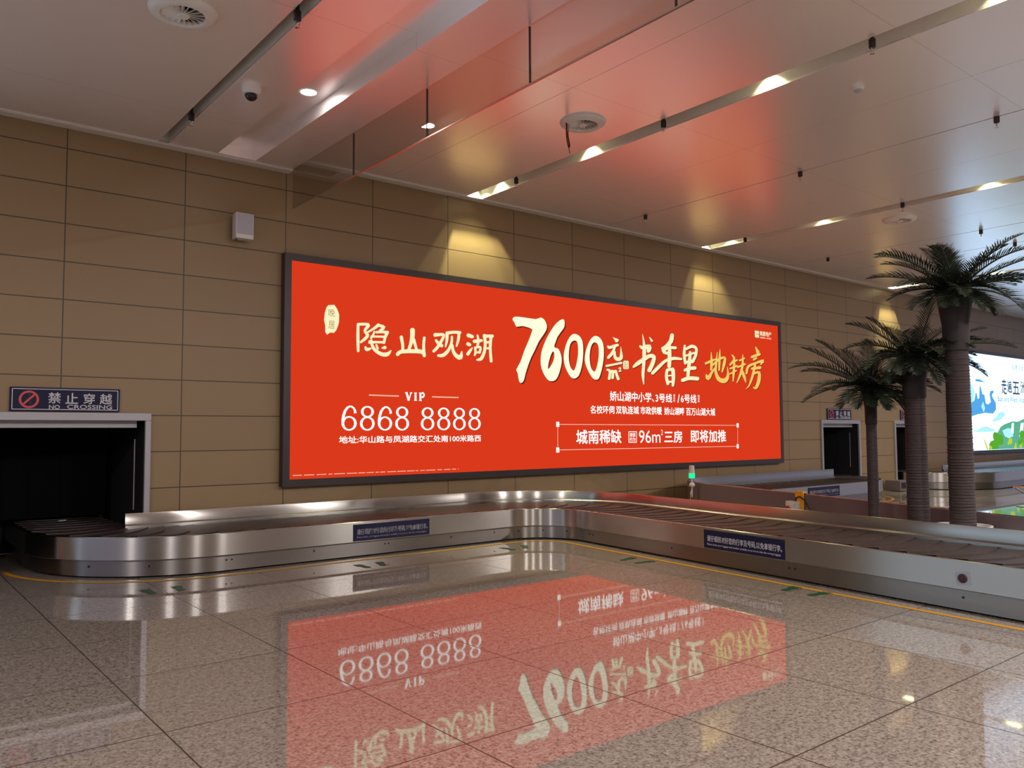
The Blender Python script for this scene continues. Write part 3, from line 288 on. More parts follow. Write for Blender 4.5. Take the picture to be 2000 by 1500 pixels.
SLOG2=[[[[13.023,2.825],[13.055,2.822],[13.104,2.837],[13.174,2.859],[13.239,2.88],[13.294,2.901],[13.344,2.921],[13.379,2.936],[13.39,2.947]],[[13.008,2.847],[13.026,2.865],[13.074,2.881],[13.143,2.904],[13.209,2.924],[13.267,2.939],[13.322,2.953],[13.361,2.962],[13.381,2.96]]],[[[13.219,3.081],[13.214,3.076],[13.206,3.021],[13.195,2.942],[13.186,2.871],[13.182,2.813],[13.18,2.761],[13.179,2.724],[13.194,2.71]],[[13.229,3.082],[13.235,3.078],[13.246,3.024],[13.261,2.947],[13.27,2.875],[13.266,2.815],[13.255,2.761],[13.247,2.725],[13.228,2.71]]],[[[13.037,2.628],[13.029,2.615],[13.028,2.587],[13.032,2.544],[13.117,2.51],[13.186,2.553],[13.219,2.602],[13.249,2.648],[13.283,2.688],[13.317,2.728],[13.342,2.756],[13.341,2.767]],[[13.062,2.634],[13.079,2.626],[13.102,2.603],[13.13,2.58],[13.09,2.588],[13.087,2.592],[13.134,2.63],[13.183,2.671],[13.23,2.708],[13.275,2.744],[13.307,2.769],[13.324,2.774]]],[[[13.257,2.803],[13.279,2.807],[13.334,2.842],[13.412,2.89],[13.485,2.928],[13.551,2.952],[13.613,2.969],[13.631,2.972],[13.626,2.959],[13.607,2.915],[13.587,2.864],[13.571,2.805],[13.553,2.741],[13.54,2.696],[13.546,2.686]],[[13.238,2.813],[13.242,2.827],[13.291,2.866],[13.364,2.92],[13.441,2.966],[13.521,2.997],[13.604,3.015],[13.683,3.009],[13.709,2.963],[13.7,2.909],[13.681,2.855],[13.65,2.796],[13.61,2.734],[13.582,2.691],[13.567,2.683]]],[[[13.506,3.163],[13.502,3.16],[13.488,3.112],[13.468,3.042],[13.453,2.967],[13.446,2.882],[13.443,2.791],[13.442,2.727],[13.454,2.716]],[[13.514,3.164],[13.518,3.16],[13.522,3.113],[13.527,3.044],[13.527,2.969],[13.519,2.884],[13.505,2.793],[13.495,2.728],[13.481,2.716]]],[[[13.415,3.093],[13.409,3.089],[13.392,3.028],[13.367,2.943],[13.346,2.864],[13.329,2.805],[13.314,2.749],[13.312,2.693],[13.327,2.632],[13.356,2.572],[13.403,2.521],[13.476,2.487],[13.565,2.47],[13.659,2.477],[13.734,2.513],[13.779,2.563],[13.799,2.62],[13.79,2.689],[13.766,2.763],[13.747,2.815],[13.743,2.818]],[[13.426,3.093],[13.43,3.089],[13.426,3.028],[13.421,2.942],[13.415,2.863],[13.403,2.802],[13.392,2.75],[13.396,2.703],[13.42,2.654],[13.457,2.608],[13.496,2.58],[13.538,2.569],[13.585,2.568],[13.613,2.571],[13.636,2.575],[13.674,2.594],[13.707,2.626],[13.726,2.685],[13.731,2.76],[13.734,2.814],[13.737,2.817]]],[[[13.887,3.063],[13.887,3.052],[13.91,3.03],[13.937,3.001],[13.941,2.98],[13.91,2.946],[13.852,2.899],[13.808,2.864],[13.804,2.847]],[[13.904,3.072],[13.923,3.07],[13.955,3.052],[14.0,3.022],[14.017,2.975],[13.972,2.922],[13.904,2.873],[13.856,2.84],[13.828,2.835]]],[[[13.854,2.869],[13.88,2.869],[13.95,2.896],[14.02,2.923],[14.091,2.95],[14.102,2.965]],[[13.84,2.885],[13.852,2.9],[13.921,2.927],[13.991,2.954],[14.062,2.981],[14.088,2.981]]],[[[13.815,2.763],[13.84,2.76],[13.918,2.782],[13.996,2.803],[14.075,2.825],[14.091,2.84]],[[13.804,2.78],[13.819,2.793],[13.896,2.816],[13.974,2.839],[14.052,2.861],[14.08,2.858]]],[[[13.961,2.917],[13.941,2.901],[13.931,2.845],[13.918,2.765],[13.909,2.69],[13.905,2.623],[13.905,2.561],[13.905,2.517],[13.912,2.51]],[[13.997,2.917],[14.013,2.902],[14.006,2.845],[13.997,2.765],[13.986,2.69],[13.97,2.623],[13.951,2.56],[13.938,2.517],[13.929,2.51]]],[[[13.807,2.656],[13.828,2.655],[13.9,2.679],[13.973,2.703],[14.046,2.728],[14.058,2.743]],[[13.796,2.668],[13.806,2.68],[13.877,2.707],[13.947,2.733],[14.018,2.76],[14.044,2.759]]],[[[14.146,2.947],[14.172,2.945],[14.226,2.962],[14.28,2.979],[14.335,2.996],[14.349,3.01]],[[14.134,2.963],[14.148,2.978],[14.202,2.995],[14.256,3.012],[14.311,3.029],[14.337,3.027]]],[[[14.07,2.803],[14.096,2.8],[14.182,2.825],[14.268,2.849],[14.355,2.874],[14.372,2.891]],[[14.059,2.819],[14.073,2.834],[14.158,2.86],[14.242,2.887],[14.327,2.914],[14.358,2.911]]],[[[14.262,3.092],[14.255,3.085],[14.248,3.039],[14.237,2.974],[14.223,2.907],[14.204,2.842],[14.181,2.773],[14.152,2.706],[14.113,2.632],[14.066,2.557],[14.033,2.504],[14.036,2.494]],[[14.276,3.093],[14.283,3.087],[14.291,3.042],[14.301,2.977],[14.302,2.907],[14.289,2.838],[14.266,2.766],[14.233,2.694],[14.178,2.618],[14.114,2.546],[14.069,2.496],[14.054,2.49]]],[[[14.199,2.778],[14.191,2.76],[14.208,2.724],[14.231,2.673],[14.257,2.625],[14.289,2.581],[14.324,2.538],[14.35,2.508],[14.357,2.505]],[[14.231,2.786],[14.255,2.778],[14.282,2.744],[14.319,2.696],[14.349,2.647],[14.363,2.597],[14.369,2.547],[14.372,2.513],[14.368,2.507]]],[[[14.718,3.277],[14.714,3.268],[14.727,3.229],[14.739,3.19],[14.752,3.15],[14.797,3.137]],[[14.734,3.283],[14.747,3.279],[14.787,3.248],[14.826,3.218],[14.866,3.187],[14.854,3.155]]],[[[14.555,3.032],[14.591,3.028],[14.688,3.053],[14.786,3.078],[14.884,3.103],[14.91,3.127]],[[14.541,3.055],[14.562,3.075],[14.657,3.103],[14.752,3.132],[14.849,3.16],[14.893,3.156]]],[[[14.631,2.984],[14.666,2.983],[14.701,2.998],[14.736,3.013],[14.772,3.028],[14.784,3.043]],[[14.612,3.004],[14.629,3.024],[14.666,3.036],[14.704,3.048],[14.742,3.06],[14.77,3.059]]],[[[14.398,2.684],[14.419,2.698],[14.433,2.738],[14.455,2.792],[14.488,2.832],[14.546,2.859],[14.634,2.887],[14.729,2.912],[14.835,2.937],[14.939,2.957],[14.97,2.965],[14.945,2.987],[14.909,2.95],[14.878,2.919],[14.875,2.909]],[[14.364,2.686],[14.351,2.701],[14.358,2.742],[14.373,2.803],[14.419,2.864],[14.506,2.904],[14.608,2.93],[14.705,2.953],[14.808,2.984],[14.915,3.014],[15.013,3.025],[15.02,2.963],[14.955,2.928],[14.908,2.904],[14.891,2.901]]],[[[14.554,2.794],[14.586,2.785],[14.684,2.795],[14.782,2.804],[14.882,2.814],[14.918,2.835]],[[14.549,2.82],[14.577,2.836],[14.674,2.85],[14.771,2.865],[14.87,2.879],[14.912,2.868]]],[[[14.689,2.945],[14.665,2.93],[14.646,2.878],[14.617,2.803],[14.583,2.723],[14.54,2.633],[14.491,2.536],[14.448,2.461],[14.41,2.42],[14.374,2.397],[14.347,2.382],[14.345,2.379]],[[14.726,2.943],[14.74,2.927],[14.727,2.874],[14.705,2.796],[14.672,2.713],[14.621,2.621],[14.559,2.524],[14.498,2.448],[14.44,2.405],[14.387,2.386],[14.353,2.376],[14.348,2.376]]],[[[14.605,2.684],[14.634,2.682],[14.698,2.699],[14.778,2.718],[14.796,2.721],[14.793,2.69],[14.775,2.622],[14.751,2.558],[14.724,2.504],[14.691,2.455],[14.67,2.427],[14.676,2.423],[14.647,2.425],[14.618,2.43],[14.608,2.43]],[[14.592,2.703],[14.608,2.719],[14.671,2.739],[14.765,2.767],[14.869,2.76],[14.899,2.696],[14.892,2.618],[14.871,2.546],[14.837,2.484],[14.79,2.427],[14.735,2.386],[14.658,2.379],[14.62,2.403],[14.603,2.419],[14.6,2.424]]]]
PHONE=[["6868",5.11,6.23,1.541,1.883],["8888",6.38,7.518,1.543,1.879]]
VIP=[["VIP",6.137,6.471,1.971,2.09]]
VIPL=[[[5.553,2.035],[6.035,2.033]],[[6.6,2.035],[7.079,2.035]]]
ADDR=[["地址:华山路与凤湖路交汇处南100米路西",5.1,7.496,1.367,1.469]]
ROW1=[["娇山湖中小学、",10.331,11.498,2.046,2.226],["3号线",11.538,12.007,2.048,2.216],["/",12.163,12.231,2.049,2.212],["6号线",12.263,12.731,2.049,2.22]]
ROW1S=[["建",12.045,12.099,2.165,2.211],["设",12.044,12.098,2.113,2.159],["中",12.042,12.096,2.061,2.107],["规",12.774,12.831,2.168,2.216],["划",12.773,12.829,2.117,2.163],["中",12.771,12.828,2.066,2.111]]
ROW2=[["名校环伺",9.849,10.442,1.821,1.963],["双轨连城",10.481,11.082,1.82,1.967],["市政供暖",11.121,11.71,1.817,1.966],["娇山湖畔",11.778,12.357,1.814,1.961],["百万山湖大城",12.414,13.311,1.81,1.962]]
BOXC=[[9.09,1.634],[14.045,1.623],[14.03,1.196],[9.085,1.209]]
OFFER=[["城南稀缺",9.509,10.614,1.298,1.543],["96m",11.072,11.657,1.297,1.529],["2",11.678,11.727,1.439,1.539],["三房",11.766,12.286,1.29,1.523],["即将加推",12.532,13.648,1.287,1.532]]
BADGE=[["建面",10.828,10.977,1.414,1.484],["约为",10.827,10.975,1.331,1.404]]
BADGEB=[[10.804,1.506],[11.009,1.505],[11.005,1.312],[10.8,1.314]]
SEALT=[["晚",4.929,5.024,3.086,3.193],["居",4.93,5.023,2.922,3.031]]
STAMPT=[["起",10.701,10.808,2.645,2.762]]
LOGOT=[["晚居地产",14.895,15.312,3.525,3.632]]
LOGOB=[[14.715,3.624],[14.862,3.626],[14.857,3.486],[14.715,3.481]]
LOGOL=[[14.901,3.489],[15.314,3.494]]
DISC=[[4.444,0.966],[7.077,0.952]]
SIGNB=[[1.268,2.025],[2.358,2.027],[2.358,1.763],[1.27,1.765]]
SIGNT=[["禁",1.63,1.755,1.852,1.974],["止",1.8,1.925,1.851,1.972],["穿",1.979,2.096,1.851,1.971],["越",2.147,2.276,1.85,1.97]]
SIGNE=[["NO",1.64,1.747,1.79,1.835],["CROSSING",1.817,2.278,1.794,1.841]]
SIGNR=[[1.447,1.892],[1.54,1.894],[1.445,1.995]]
SPK=[[3.634,4.287],[3.877,4.019]]
FARP={"band":[[24.491,3.103],[25.286,3.063],[25.434,2.828],[25.615,2.64],[25.545,2.373],[25.252,2.081],[25.168,1.77],[25.308,1.461],[24.349,1.464]],"rider":[[25.22,2.152],[25.413,2.299],[25.59,2.369],[25.705,2.619],[25.781,2.562],[25.825,2.415],[25.931,2.442],[25.992,2.773],[26.061,2.829],[26.117,2.679],[26.188,2.558],[26.319,2.566],[26.4,2.292],[26.577,2.266],[26.766,2.349],[26.691,2.57],[26.749,2.671],[26.996,2.703],[27.014,2.634],[26.873,2.575],[26.903,2.501],[27.132,2.33],[27.149,2.13],[26.913,1.99],[26.313,2.008],[25.724,1.954],[25.262,1.878]],"hat":[[25.724,3.007],[26.054,3.0],[26.431,2.922],[26.018,2.932],[25.718,2.941]],"cloud":[[26.808,1.79],[27.151,1.905],[27.288,2.031],[27.667,2.053],[27.889,1.974],[27.684,1.904],[27.465,1.806],[26.95,1.744]],"hill":[[26.443,0.898],[26.702,1.085],[27.095,1.355],[27.431,1.592],[27.756,1.675],[28.348,1.764],[28.812,1.756],[29.367,1.856],[30.583,1.931],[31.674,1.661],[32.631,1.15],[33.15,0.778]],"lake":[[27.545,1.478],[28.0,1.553],[28.355,1.527],[28.396,1.295],[28.031,1.234],[27.717,1.3]],"fallA":[[28.315,1.707],[28.488,1.718],[28.425,1.385],[28.217,1.399]],"fallB":[[29.05,1.71],[29.297,1.723],[29.167,1.29],[28.881,1.279]],"leaf":[[26.081,1.317],[26.288,1.14],[26.455,0.902],[26.326,0.919]],"ridge":[[25.227,1.497],[25.68,1.488],[26.036,1.58],[26.393,1.604],[26.747,1.542],[27.141,1.504],[26.737,1.443],[25.675,1.435]]}
FART=[["走",27.621,28.038,2.598,3.086],["遍",28.058,28.451,2.661,3.05],["五",28.493,29.078,2.622,3.029],["洲",29.149,29.655,2.664,3.064]]
FARE=[["East and West, Xuzhou",27.302,29.82,2.356,2.533]]
FARS=[["品两汉文化",28.528,29.727,3.41,3.562]]
SWIRL=[[25.078,3.234],[25.302,3.244],[25.087,3.342]]

# ------------------------------------------------------------------ room shell
ZL, ZR = 4.985, 5.153
CH = [(.98, 2.67), (17.37, 19.05), (20.86, 22.55)]           # baggage openings in the wall
WT = .14
bm = bmesh.new()
xs = [-20]
for a, b in CH: xs += [a, b]
xs.append(46)
for i in range(0, len(xs), 2): box(bm, xs[i], xs[i+1], 0, WT, 0, 5.75)
for a, b in CH: box(bm, a, b, 0, WT, 1.70, 5.75)
struct('wall_back', bm, M_wall)
bm = bmesh.new(); box(bm, -20, 46, -26, 2.2, -.12, 0); struct('floor', bm, M_floor)
# the far side of the hall behind the viewer: a plain wall with two unseen openings, added to let bluish daylight in
bm = bmesh.new()
for a, b in ((-20, -9), (-5, 16.5), (21, 46)): box(bm, a, b, -26.2, -26, 0, 5.75)
for a, b in ((-9, -5), (16.5, 21)): box(bm, a, b, -26.2, -26, 2.6, 5.75)
struct('wall_front', bm, mat('pale_plaster', (.42, .36, .29), .6))
# lower ceiling on the left, with a narrow and a wide groove
YN, YF = -26, -.13
bm = bmesh.new()
TH = .02
def slab(bm, x0, x1, z): box(bm, x0, x1, YN, YF, z, z+TH)
slab(bm, -20, 2.685, ZL); slab(bm, 2.805, 3.38, ZL); slab(bm, 3.855, 4.37, ZL)
box(bm, 4.36, 4.37, YN, 0, ZL+TH, 5.75)
struct('ceiling', bm, M_ceil)
bm = bmesh.new()
def groove(bm, x0, x1, zc, zt, mi=0):
    box(bm, x0-.012, x0, YN, YF, zc+TH, zt, mi); box(bm, x1, x1+.012, YN, YF, zc+TH, zt, mi)
    box(bm, x0-.012, x1+.012, YN, YF, zt, zt+.012, mi); box(bm, x0-.012, x1+.012, YF, YF+.012, zc+TH, zt+.012, mi)
groove(bm, 2.685, 2.805, ZL, 5.42)
struct('ceiling_recess', bm, M_groove)
bm = bmesh.new(); groove(bm, 3.38, 3.855, ZL, 5.14); struct('ceiling_recess', bm, M_ceil)
# upper ceiling on the right
bm = bmesh.new()
GR = [(7.225, 7.50), (12.94, 13.235), (20.50, 20.74), (26.3, 26.55)]
TS = [5.80, 8.85, 10.25, 11.68, 14.55, 15.90, 17.52, 19.0, 22.0, 23.6, 25.0, 28.0, 29.5, 31]
ed = [4.37]
cuts = sorted(GR + [(t-.012, t+.012) for t in (10.25, 15.90, 17.52, 23.6, 29.5)] + [(t-.003, t+.003) for t in (5.80, 8.85, 11.68, 14.55, 19.0, 22.0, 25.0, 28)])
x = 4.37
for a, b in cuts: slab(bm, x, a, ZR); x = b
slab(bm, x, 46, ZR)
struct('ceiling', bm, M_ceil)
bm = bmesh.new()
for a, b in cuts:
    if b-a < .1: box(bm, a-.02, b+.02, YN, YF, ZR+TH, ZR+TH+.01)
box(bm, -20, 46, -26, 0, 5.72, 5.74)
struct('ceiling_void', bm, M_seam)
for a, b in GR:
    bm = bmesh.new(); groove(bm, a, b, ZR, 5.47); struct('ceiling_recess', bm, M_groove)
# white trims along the wall
def trim(name, x0, x1, z):
    bm = bmesh.new(); box(bm, x0, x1, -.135, 0, z-.012, z+.006); box(bm, x0, x1, -.155, -.135, z-.004, z+.012)
    struct(name, bm, M_trim)
trim('trim_1', -20, 4.385, ZL-.004); trim('trim_2', 4.385, 46, ZR-.004)

# ------------------------------------------------------------------ lamps
def spot(name, parent, loc, power, ang, blend, col, rot=(0, 0, 0), rad=.012):
    l = bpy.data.lights.new(name, 'SPOT'); l.energy = power; l.spot_size = R(ang); l.spot_blend = blend; l.color = col; l.shadow_soft_size = rad
    o = bpy.data.objects.new(name, l); COL.objects.link(o); o.location = loc; o.rotation_euler = rot; o.parent = parent
    return o
def groove_lamp(x, y, label, power, ang=110, blend=.6):
    t = thing('groove_downlight', label, 'ceiling light', (x, y, 5.47), 0, 'downlights inside the ceiling grooves')
    bm = bmesh.new(); lathe(bm, [(0, 0), (.045, 0), (.045, -.05), (.036, -.05), (.036, -.035)], 20); obj('housing', bm, M_trim, t, True)
    bm = bmesh.new(); lathe(bm, [(.036, -.036), (0, -.036)], 20); obj('lens', bm, E_lens, t)
    spot('lamp', t, (0, 0, -.075), power, ang, blend, (.97, 1, .56))
    return t
LAMP_W, LAMP_G = 520, 75; HALL = 560
for gx, nm in ((7.325, 'nearest'), (12.99, 'middle'), (20.60, 'farthest')):
    groove_lamp(gx-.02, -.222, 'downlight close to the wall in the %s bright ceiling groove, casting the yellow wall glow' % nm, LAMP_W, 95, .5)
    for k, y in enumerate((-.62, -2.58, -5.3, -7.62)):
        if gx > 20 and k > 1: break
        groove_lamp(gx+.06, y, '%s downlight from the wall glow inside the %s bright ceiling groove' % (('second', 'third', 'fourth', 'fifth')[k], nm), LAMP_G, 104, .75)
def disc_light(loc, label, power, grp=None):
    t = thing('recessed_downlight', label, 'ceiling light', loc, 0, grp)
    bm = bmesh.new(); lathe(bm, [(.085, -.004), (.10, -.008), (.108, 0), (.085, 0)], 36); obj('rim', bm, M_trim, t, True)
    bm = bmesh.new(); lathe(bm, [(.085, -.003), (0, -.003)], 36); obj('diffuser', bm, E_lamp, t)
    l = bpy.data.lights.new('lamp', 'AREA'); l.shape = 'DISK'; l.size = .16; l.energy = power; l.color = (1, .95, .92)
    o = bpy.data.objects.new('lamp', l); COL.objects.link(o); o.location = (0, 0, -.012); o.parent = t
    return t
disc_light((3.639, -2.229, 5.14), 'round white recessed downlight glowing in the wide ceiling recess', 4)

# ------------------------------------------------------------------ ceiling fittings
def swirl(loc, label, rz):
    t = thing('swirl_diffuser', label, 'air vent', loc, rz, 'round swirl air diffusers in the ceiling')
    bm = bmesh.new(); lathe(bm, [(.165, -.001), (.168, -.03), (.18, -.046), (.225, -.046), (.262, -.022), (.272, 0)], 48); obj('ring', bm, M_plastic, t, True)
    bm = bmesh.new(); lathe(bm, [(.166, -.003), (0, -.003)], 32); obj('dark_throat', bm, M_black, t)
    bm = bmesh.new(); lathe(bm, [(.05, -.004), (.05, -.042), (.042, -.052), (0, -.054)], 24); obj('hub', bm, M_plastic, t, True)
    v0 = None
    for k in range(18):
        a = 2*PI*k/18
        if v0 is None:
            bm = bmesh.new(); box(bm, .046, .166, -.017, .017, -.003, .001, M=Matrix.Rotation(R(52), 4, 'X'))
            bmesh.ops.translate(bm, verts=bm.verts, vec=(0, 0, -.022)); v0 = obj('vane', bm, M_plastic, t); v = v0
        else:
            v = v0.copy(); COL.objects.link(v); v.parent = t
        v.rotation_euler = (0, 0, a)
    return t
swirl((1.985, -3.42, ZL-.001), 'white round swirl air diffuser in the lower ceiling at top left', .2)
swirl((6.55, -3.40, ZR-.001), 'white round swirl air diffuser with dark red ribbon hanging beside it', .6)
swirl((13.92, -3.60, ZR-.001), 'small distant white swirl air diffuser above the tall palm', 1.0)
t = thing('hanging_ribbon', 'dark red ribbon pair hanging from the ceiling beside the middle air diffuser', 'ribbon', (6.33, -3.36, ZR-.05))
for k, (dx, l, sw) in enumerate(((0, .36, .035), (.034, .29, -.01))):
    bm = bmesh.new(); pv = None
    for i in range(9):
        f = i/8; c = Vector((dx + sw*f*f + .006*math.sin(f*7+k), .01*math.sin(f*5), -l*f)); a = .5*f+k
        d = Vector((math.cos(a), math.sin(a), 0))*.015
        q = (bm.verts.new(c-d), bm.verts.new(c+d))
        if pv: bm.faces.new((pv[0], pv[1], q[1], q[0]))
        pv = q
    bmesh.ops.solidify(bm, geom=list(bm.faces), thickness=.002)
    obj('ribbon_strip', bm, M_redrib, t)
# dome camera
t = thing('dome_camera', 'white dome security camera with black glass on the lower ceiling', 'security camera', (2.99, -2.30, ZL))
bm = bmesh.new(); lathe(bm, [(.098, 0), (.098, -.012), (.09, -.035), (.078, -.062), (.066, -.068), (0, -.068)], 36); obj('housing', bm, M_plastic, t, True)
bm = bmesh.new(); lathe(bm, [(.064, -.062)] + [(.062*math.cos(a*PI/16), -.07-.062*math.sin(a*PI/16)) for a in range(8)] + [(0, -.132)], 28); obj('dome', bm, M_black, t, True)
# smoke detector
t = thing('smoke_detector', 'small white smoke detector on the upper ceiling', 'smoke detector', (8.19, -5.91, ZR))
bm = bmesh.new(); lathe(bm, [(.062, 0), (.062, -.015), (.055, -.03), (0, -.03)], 28); obj('base', bm, M_plastic, t, True)
bm = bmesh.new(); lathe(bm, [(.042, -.03), (.04, -.048), (.028, -.056), (0, -.056)], 24); obj('sensor_head', bm, M_grill, t, True)
# sprinklers
def sprinkler(loc, label, h):
    t = thing('sprinkler_head', label, 'sprinkler', loc, 0, 'dark sprinkler heads along the ceiling grooves')
    bm = bmesh.new(); lathe(bm, [(0, h), (.018, h), (.018, .02), (.032, .018), (.032, -.055), (.022, -.065), (0, -.065)], 14); obj('pipe', bm, M_sprk, t, True)
    bm = bmesh.new(); tube(bm, [(-.014, 0, -.065), (-.018, 0, -.09), (0, 0, -.115)], .005, 6); tube(bm, [(.014, 0, -.065), (.018, 0, -.09), (0, 0, -.115)], .005, 6)
    tube(bm, [(0, 0, -.065), (0, 0, -.115)], .004, 6); lathe(bm, [(0, -.113), (.022, -.115), (.022, -.118), (0, -.119)], 14); obj('deflector', bm, M_chrome, t)
    return t
SPR = [((2.735, -1.23, ZL-.005), 'narrow left groove, nearest the wall', .42), ((2.735, -3.97, ZL-.005), 'narrow left groove, at the top of the photo', .42),
       ((7.29, -1.25, ZR-.01), 'first bright groove, closest to the wall', .31), ((7.29, -4.0, ZR-.01), 'first bright groove, between two lit spots', .31), ((7.29, -6.53, ZR-.01), 'first bright groove, farthest from the wall', .31),
       ((10.25, -1.07, ZR-.01), 'thin seam behind the first bright groove, nearest the wall', .031), ((10.25, -3.96, ZR-.01), 'thin seam, in the middle of the red glow', .031), ((10.25, -6.5, ZR-.01), 'thin seam, near the right edge of the photo', .031),
       ((13.0, -1.11, ZR-.01), 'second bright groove, closest to the wall', .31), ((13.0, -4.09, ZR-.01), 'second bright groove, above the far air diffuser', .31),
       ((15.9, -1.13, ZR-.01), 'seam left of the tall palm, near the wall', .031), ((15.9, -4.14, ZR-.01), 'seam right above the tall palm crown', .031),
       ((17.52, -4.13, ZR-.01), 'seam over the right tip of the tall palm', .031), ((23.6, -1.25, ZR-.01), 'far seam right of the tall palm trunk top', .031)]
for l, lab, h in SPR: sprinkler(l, 'dark sprinkler head in the ' + lab, h)

# ------------------------------------------------------------------ hanging glass smoke barrier
m = bpy.data.materials.new('tinted_glass'); m.use_nodes = True; nt = m.node_tree; nt.nodes.clear()
o_ = nt.nodes.new('ShaderNodeOutputMaterial'); mx = nt.nodes.new('ShaderNodeMixShader'); tr = nt.nodes.new('ShaderNodeBsdfTransparent'); gl = nt.nodes.new('ShaderNodeBsdfGlossy'); fr = nt.nodes.new('ShaderNodeLayerWeight'); pw = nt.nodes.new('ShaderNodeMath'); pw.operation = 'POWER'; pw.inputs[1].default_value = 4; ma = nt.nodes.new('ShaderNodeMath'); ma.operation = 'MULTIPLY_ADD'; ma.inputs[1].default_value = .8; ma.inputs[2].default_value = .04; nt.links.new(fr.outputs['Facing'], pw.inputs[0]); nt.links.new(pw.outputs[0], ma.inputs[0])
tr.inputs[0].default_value = (.86, .84, .81, 1); gl.inputs['Roughness'].default_value = .02; gl.inputs[0].default_value = (.85, .85, .85, 1); fr.inputs['Blend'].default_value = .5
nt.links.new(ma.outputs[0], mx.inputs[0]); nt.links.new(tr.outputs[0], mx.inputs[1]); nt.links.new(gl.outputs[0], mx.inputs[2]); nt.links.new(mx.outputs[0], o_.inputs[0])
M_glass = m
t = thing('glass_smoke_barrier', 'row of clear glass panes hanging along the ceiling step', 'glass barrier', (4.385, -.14, 4.48))
ys = [0, -1.69, -3.25, -4.86, -6.45, -8.05, -9.6]
for a, b in zip(ys, ys[1:]):
    obj('glass_pane', bbox(-.006, .006, b+.006, a-.006, 0, .66), M_glass, t)
for a in ys[1:-1]: obj('pane_joint', bbox(-.008, .008, a-.006, a+.006, 0, .5), M_seam, t)
obj('edge_strip', bbox(-.010, .010, ys[-1], 0, -.012, 0), mat('polished_edge_strip', (.55, .5, .48), .22, 1), t)

# ------------------------------------------------------------------ red light box on the wall
def lightbox(name, label, x0, x1, z0, z1, face, fw=.095, dep=.115):
    t = thing(name, label, 'billboard', ((x0+x1)/2, 0, z0))
    t_loc = Vector(t.location)
    def part(nm, bm, m, par=None):
        bmesh.ops.translate(bm, verts=bm.verts, vec=-t_loc); return obj(nm, bm, m, par or t)
    bm = bmesh.new()
    box(bm, x0, x1, -dep, -.002, z1-fw, z1); box(bm, x0, x1, -dep, -.002, z0, z0+fw); box(bm, x0, x0+fw, -dep, -.002, z0+fw, z1-fw); box(bm, x1-fw, x1, -dep, -.002, z0+fw, z1-fw)
    part('frame', bm, M_frame)
    bm = bmesh.new(); box(bm, x0+fw, x1-fw, -.10, -.01, z0+fw, z1-fw); part('printed_face', bm, face)
    return t, part
bb, part = lightbox('backlit_billboard', 'long red backlit billboard with yellow and white lettering on the tan wall', 4.30, 15.665, .815, 3.88, E_red)
YF1 = -.103; pl = wallplane(YF1); sh = wallplane(-.1015)
def lettering(nm, mats, fn, par=None):
    bm = bmesh.new(); fn(bm); return part(nm, bm, mats, par)
lettering('headline_lettering', E_pale, lambda b: put_strokes(b, HEAD, pl))
def f(b):
    for P_ in (PRICE[0],): put_poly(b, P_, pl)
    put_poly(b, PRICE[1], pl, [PRICE[2]]); put_poly(b, PRICE[3], pl, [PRICE[4]]); put_poly(b, PRICE[5], pl, [PRICE[6]])
lettering('price_numerals', E_mint, f)
def f(b):
    s = lambda L_: [(u+.025, v-.02) for u, v in L_]
    put_poly(b, s(PRICE[0]), sh); put_poly(b, s(PRICE[1]), sh, [s(PRICE[2])]); put_poly(b, s(PRICE[3]), sh, [s(PRICE[4])]); put_poly(b, s(PRICE[5]), sh, [s(PRICE[6])])
    put_strokes(b, UNIT, sh, .014, -.012); put_strokes(b, SLOG1, sh, .016, -.014); put_strokes(b, SLOG2, sh, .016, -.012)
lettering('printed_letter_shadow', E_brown, f)
lettering('price_unit_lettering', E_pale, lambda b: put_strokes(b, UNIT, pl))
lettering('slogan_lettering', E_pale, lambda b: put_strokes(b, SLOG1, pl))
lettering('slogan_lettering', E_gold, lambda b: put_strokes(b, SLOG2, pl))
pl2 = wallplane(-.105)
st = lettering('square_stamp', E_pale, lambda b: put_poly(b, STAMP, pl))
lettering('stamp_lettering', E_olive, lambda b: [put_text(b, i, pl2) for i in STAMPT], st)
st = lettering('seal_stamp', E_pale, lambda b: put_poly(b, SEAL, pl))
lettering('seal_lettering', E_olive, lambda b: [put_text(b, i, pl2) for i in SEALT], st)
def ribbon_path(b, pts, place):
    n = len(pts); a = []
    for i, (u, v, w_) in enumerate(pts):
        p, q = pts[max(i-1, 0)], pts[min(i+1, n-1)]; d = Vector((q[0]-p[0], q[1]-p[1])).normalized()
        a.append((b.verts.new(place(u-d.y*w_/2, v+d.x*w_/2)), b.verts.new(place(u+d.y*w_/2, v-d.x*w_/2))))
    for p, q in zip(a, a[1:]): b.faces.new((p[0], q[0], q[1], p[1]))
def thin_digit(b, ch, u0, w_, v0, h):
    E = lambda cx, cy, rx, ry: circle_pts(u0+cx*w_, v0+cy*h, rx*w_, 36, ry*h)
    if ch == '8':
        put_poly(b, E(.5, .285, .5, .285), pl, [E(.5, .285, .325, .225)]); put_poly(b, E(.5, .765, .44, .235), pl, [E(.5, .765, .27, .175)])
    else:
        put_poly(b, E(.5, .29, .5, .29), pl, [E(.5, .29, .325, .23)])
        c = [(.90, .70, .17), (.88, .80, .15), (.80, .90, .12), (.66, .965, .10), (.52, .97, .11), (.36, .91, .14), (.22, .78, .17), (.13, .60, .18), (.09, .44, .18), (.085, .30, .17)]
        ribbon_path(b, [(u0+x*w_, v0+y*h, q*w_) for x, y, q in c], pl)
for s, u0, u1, v0, v1 in PHONE:
    for k, ch in enumerate(s):
        cw = (u1-u0)/len(s); lettering('phone_numeral', E_white, lambda b: thin_digit(b, ch, u0+cw*k+.025, cw-.05, v0, v1-v0))
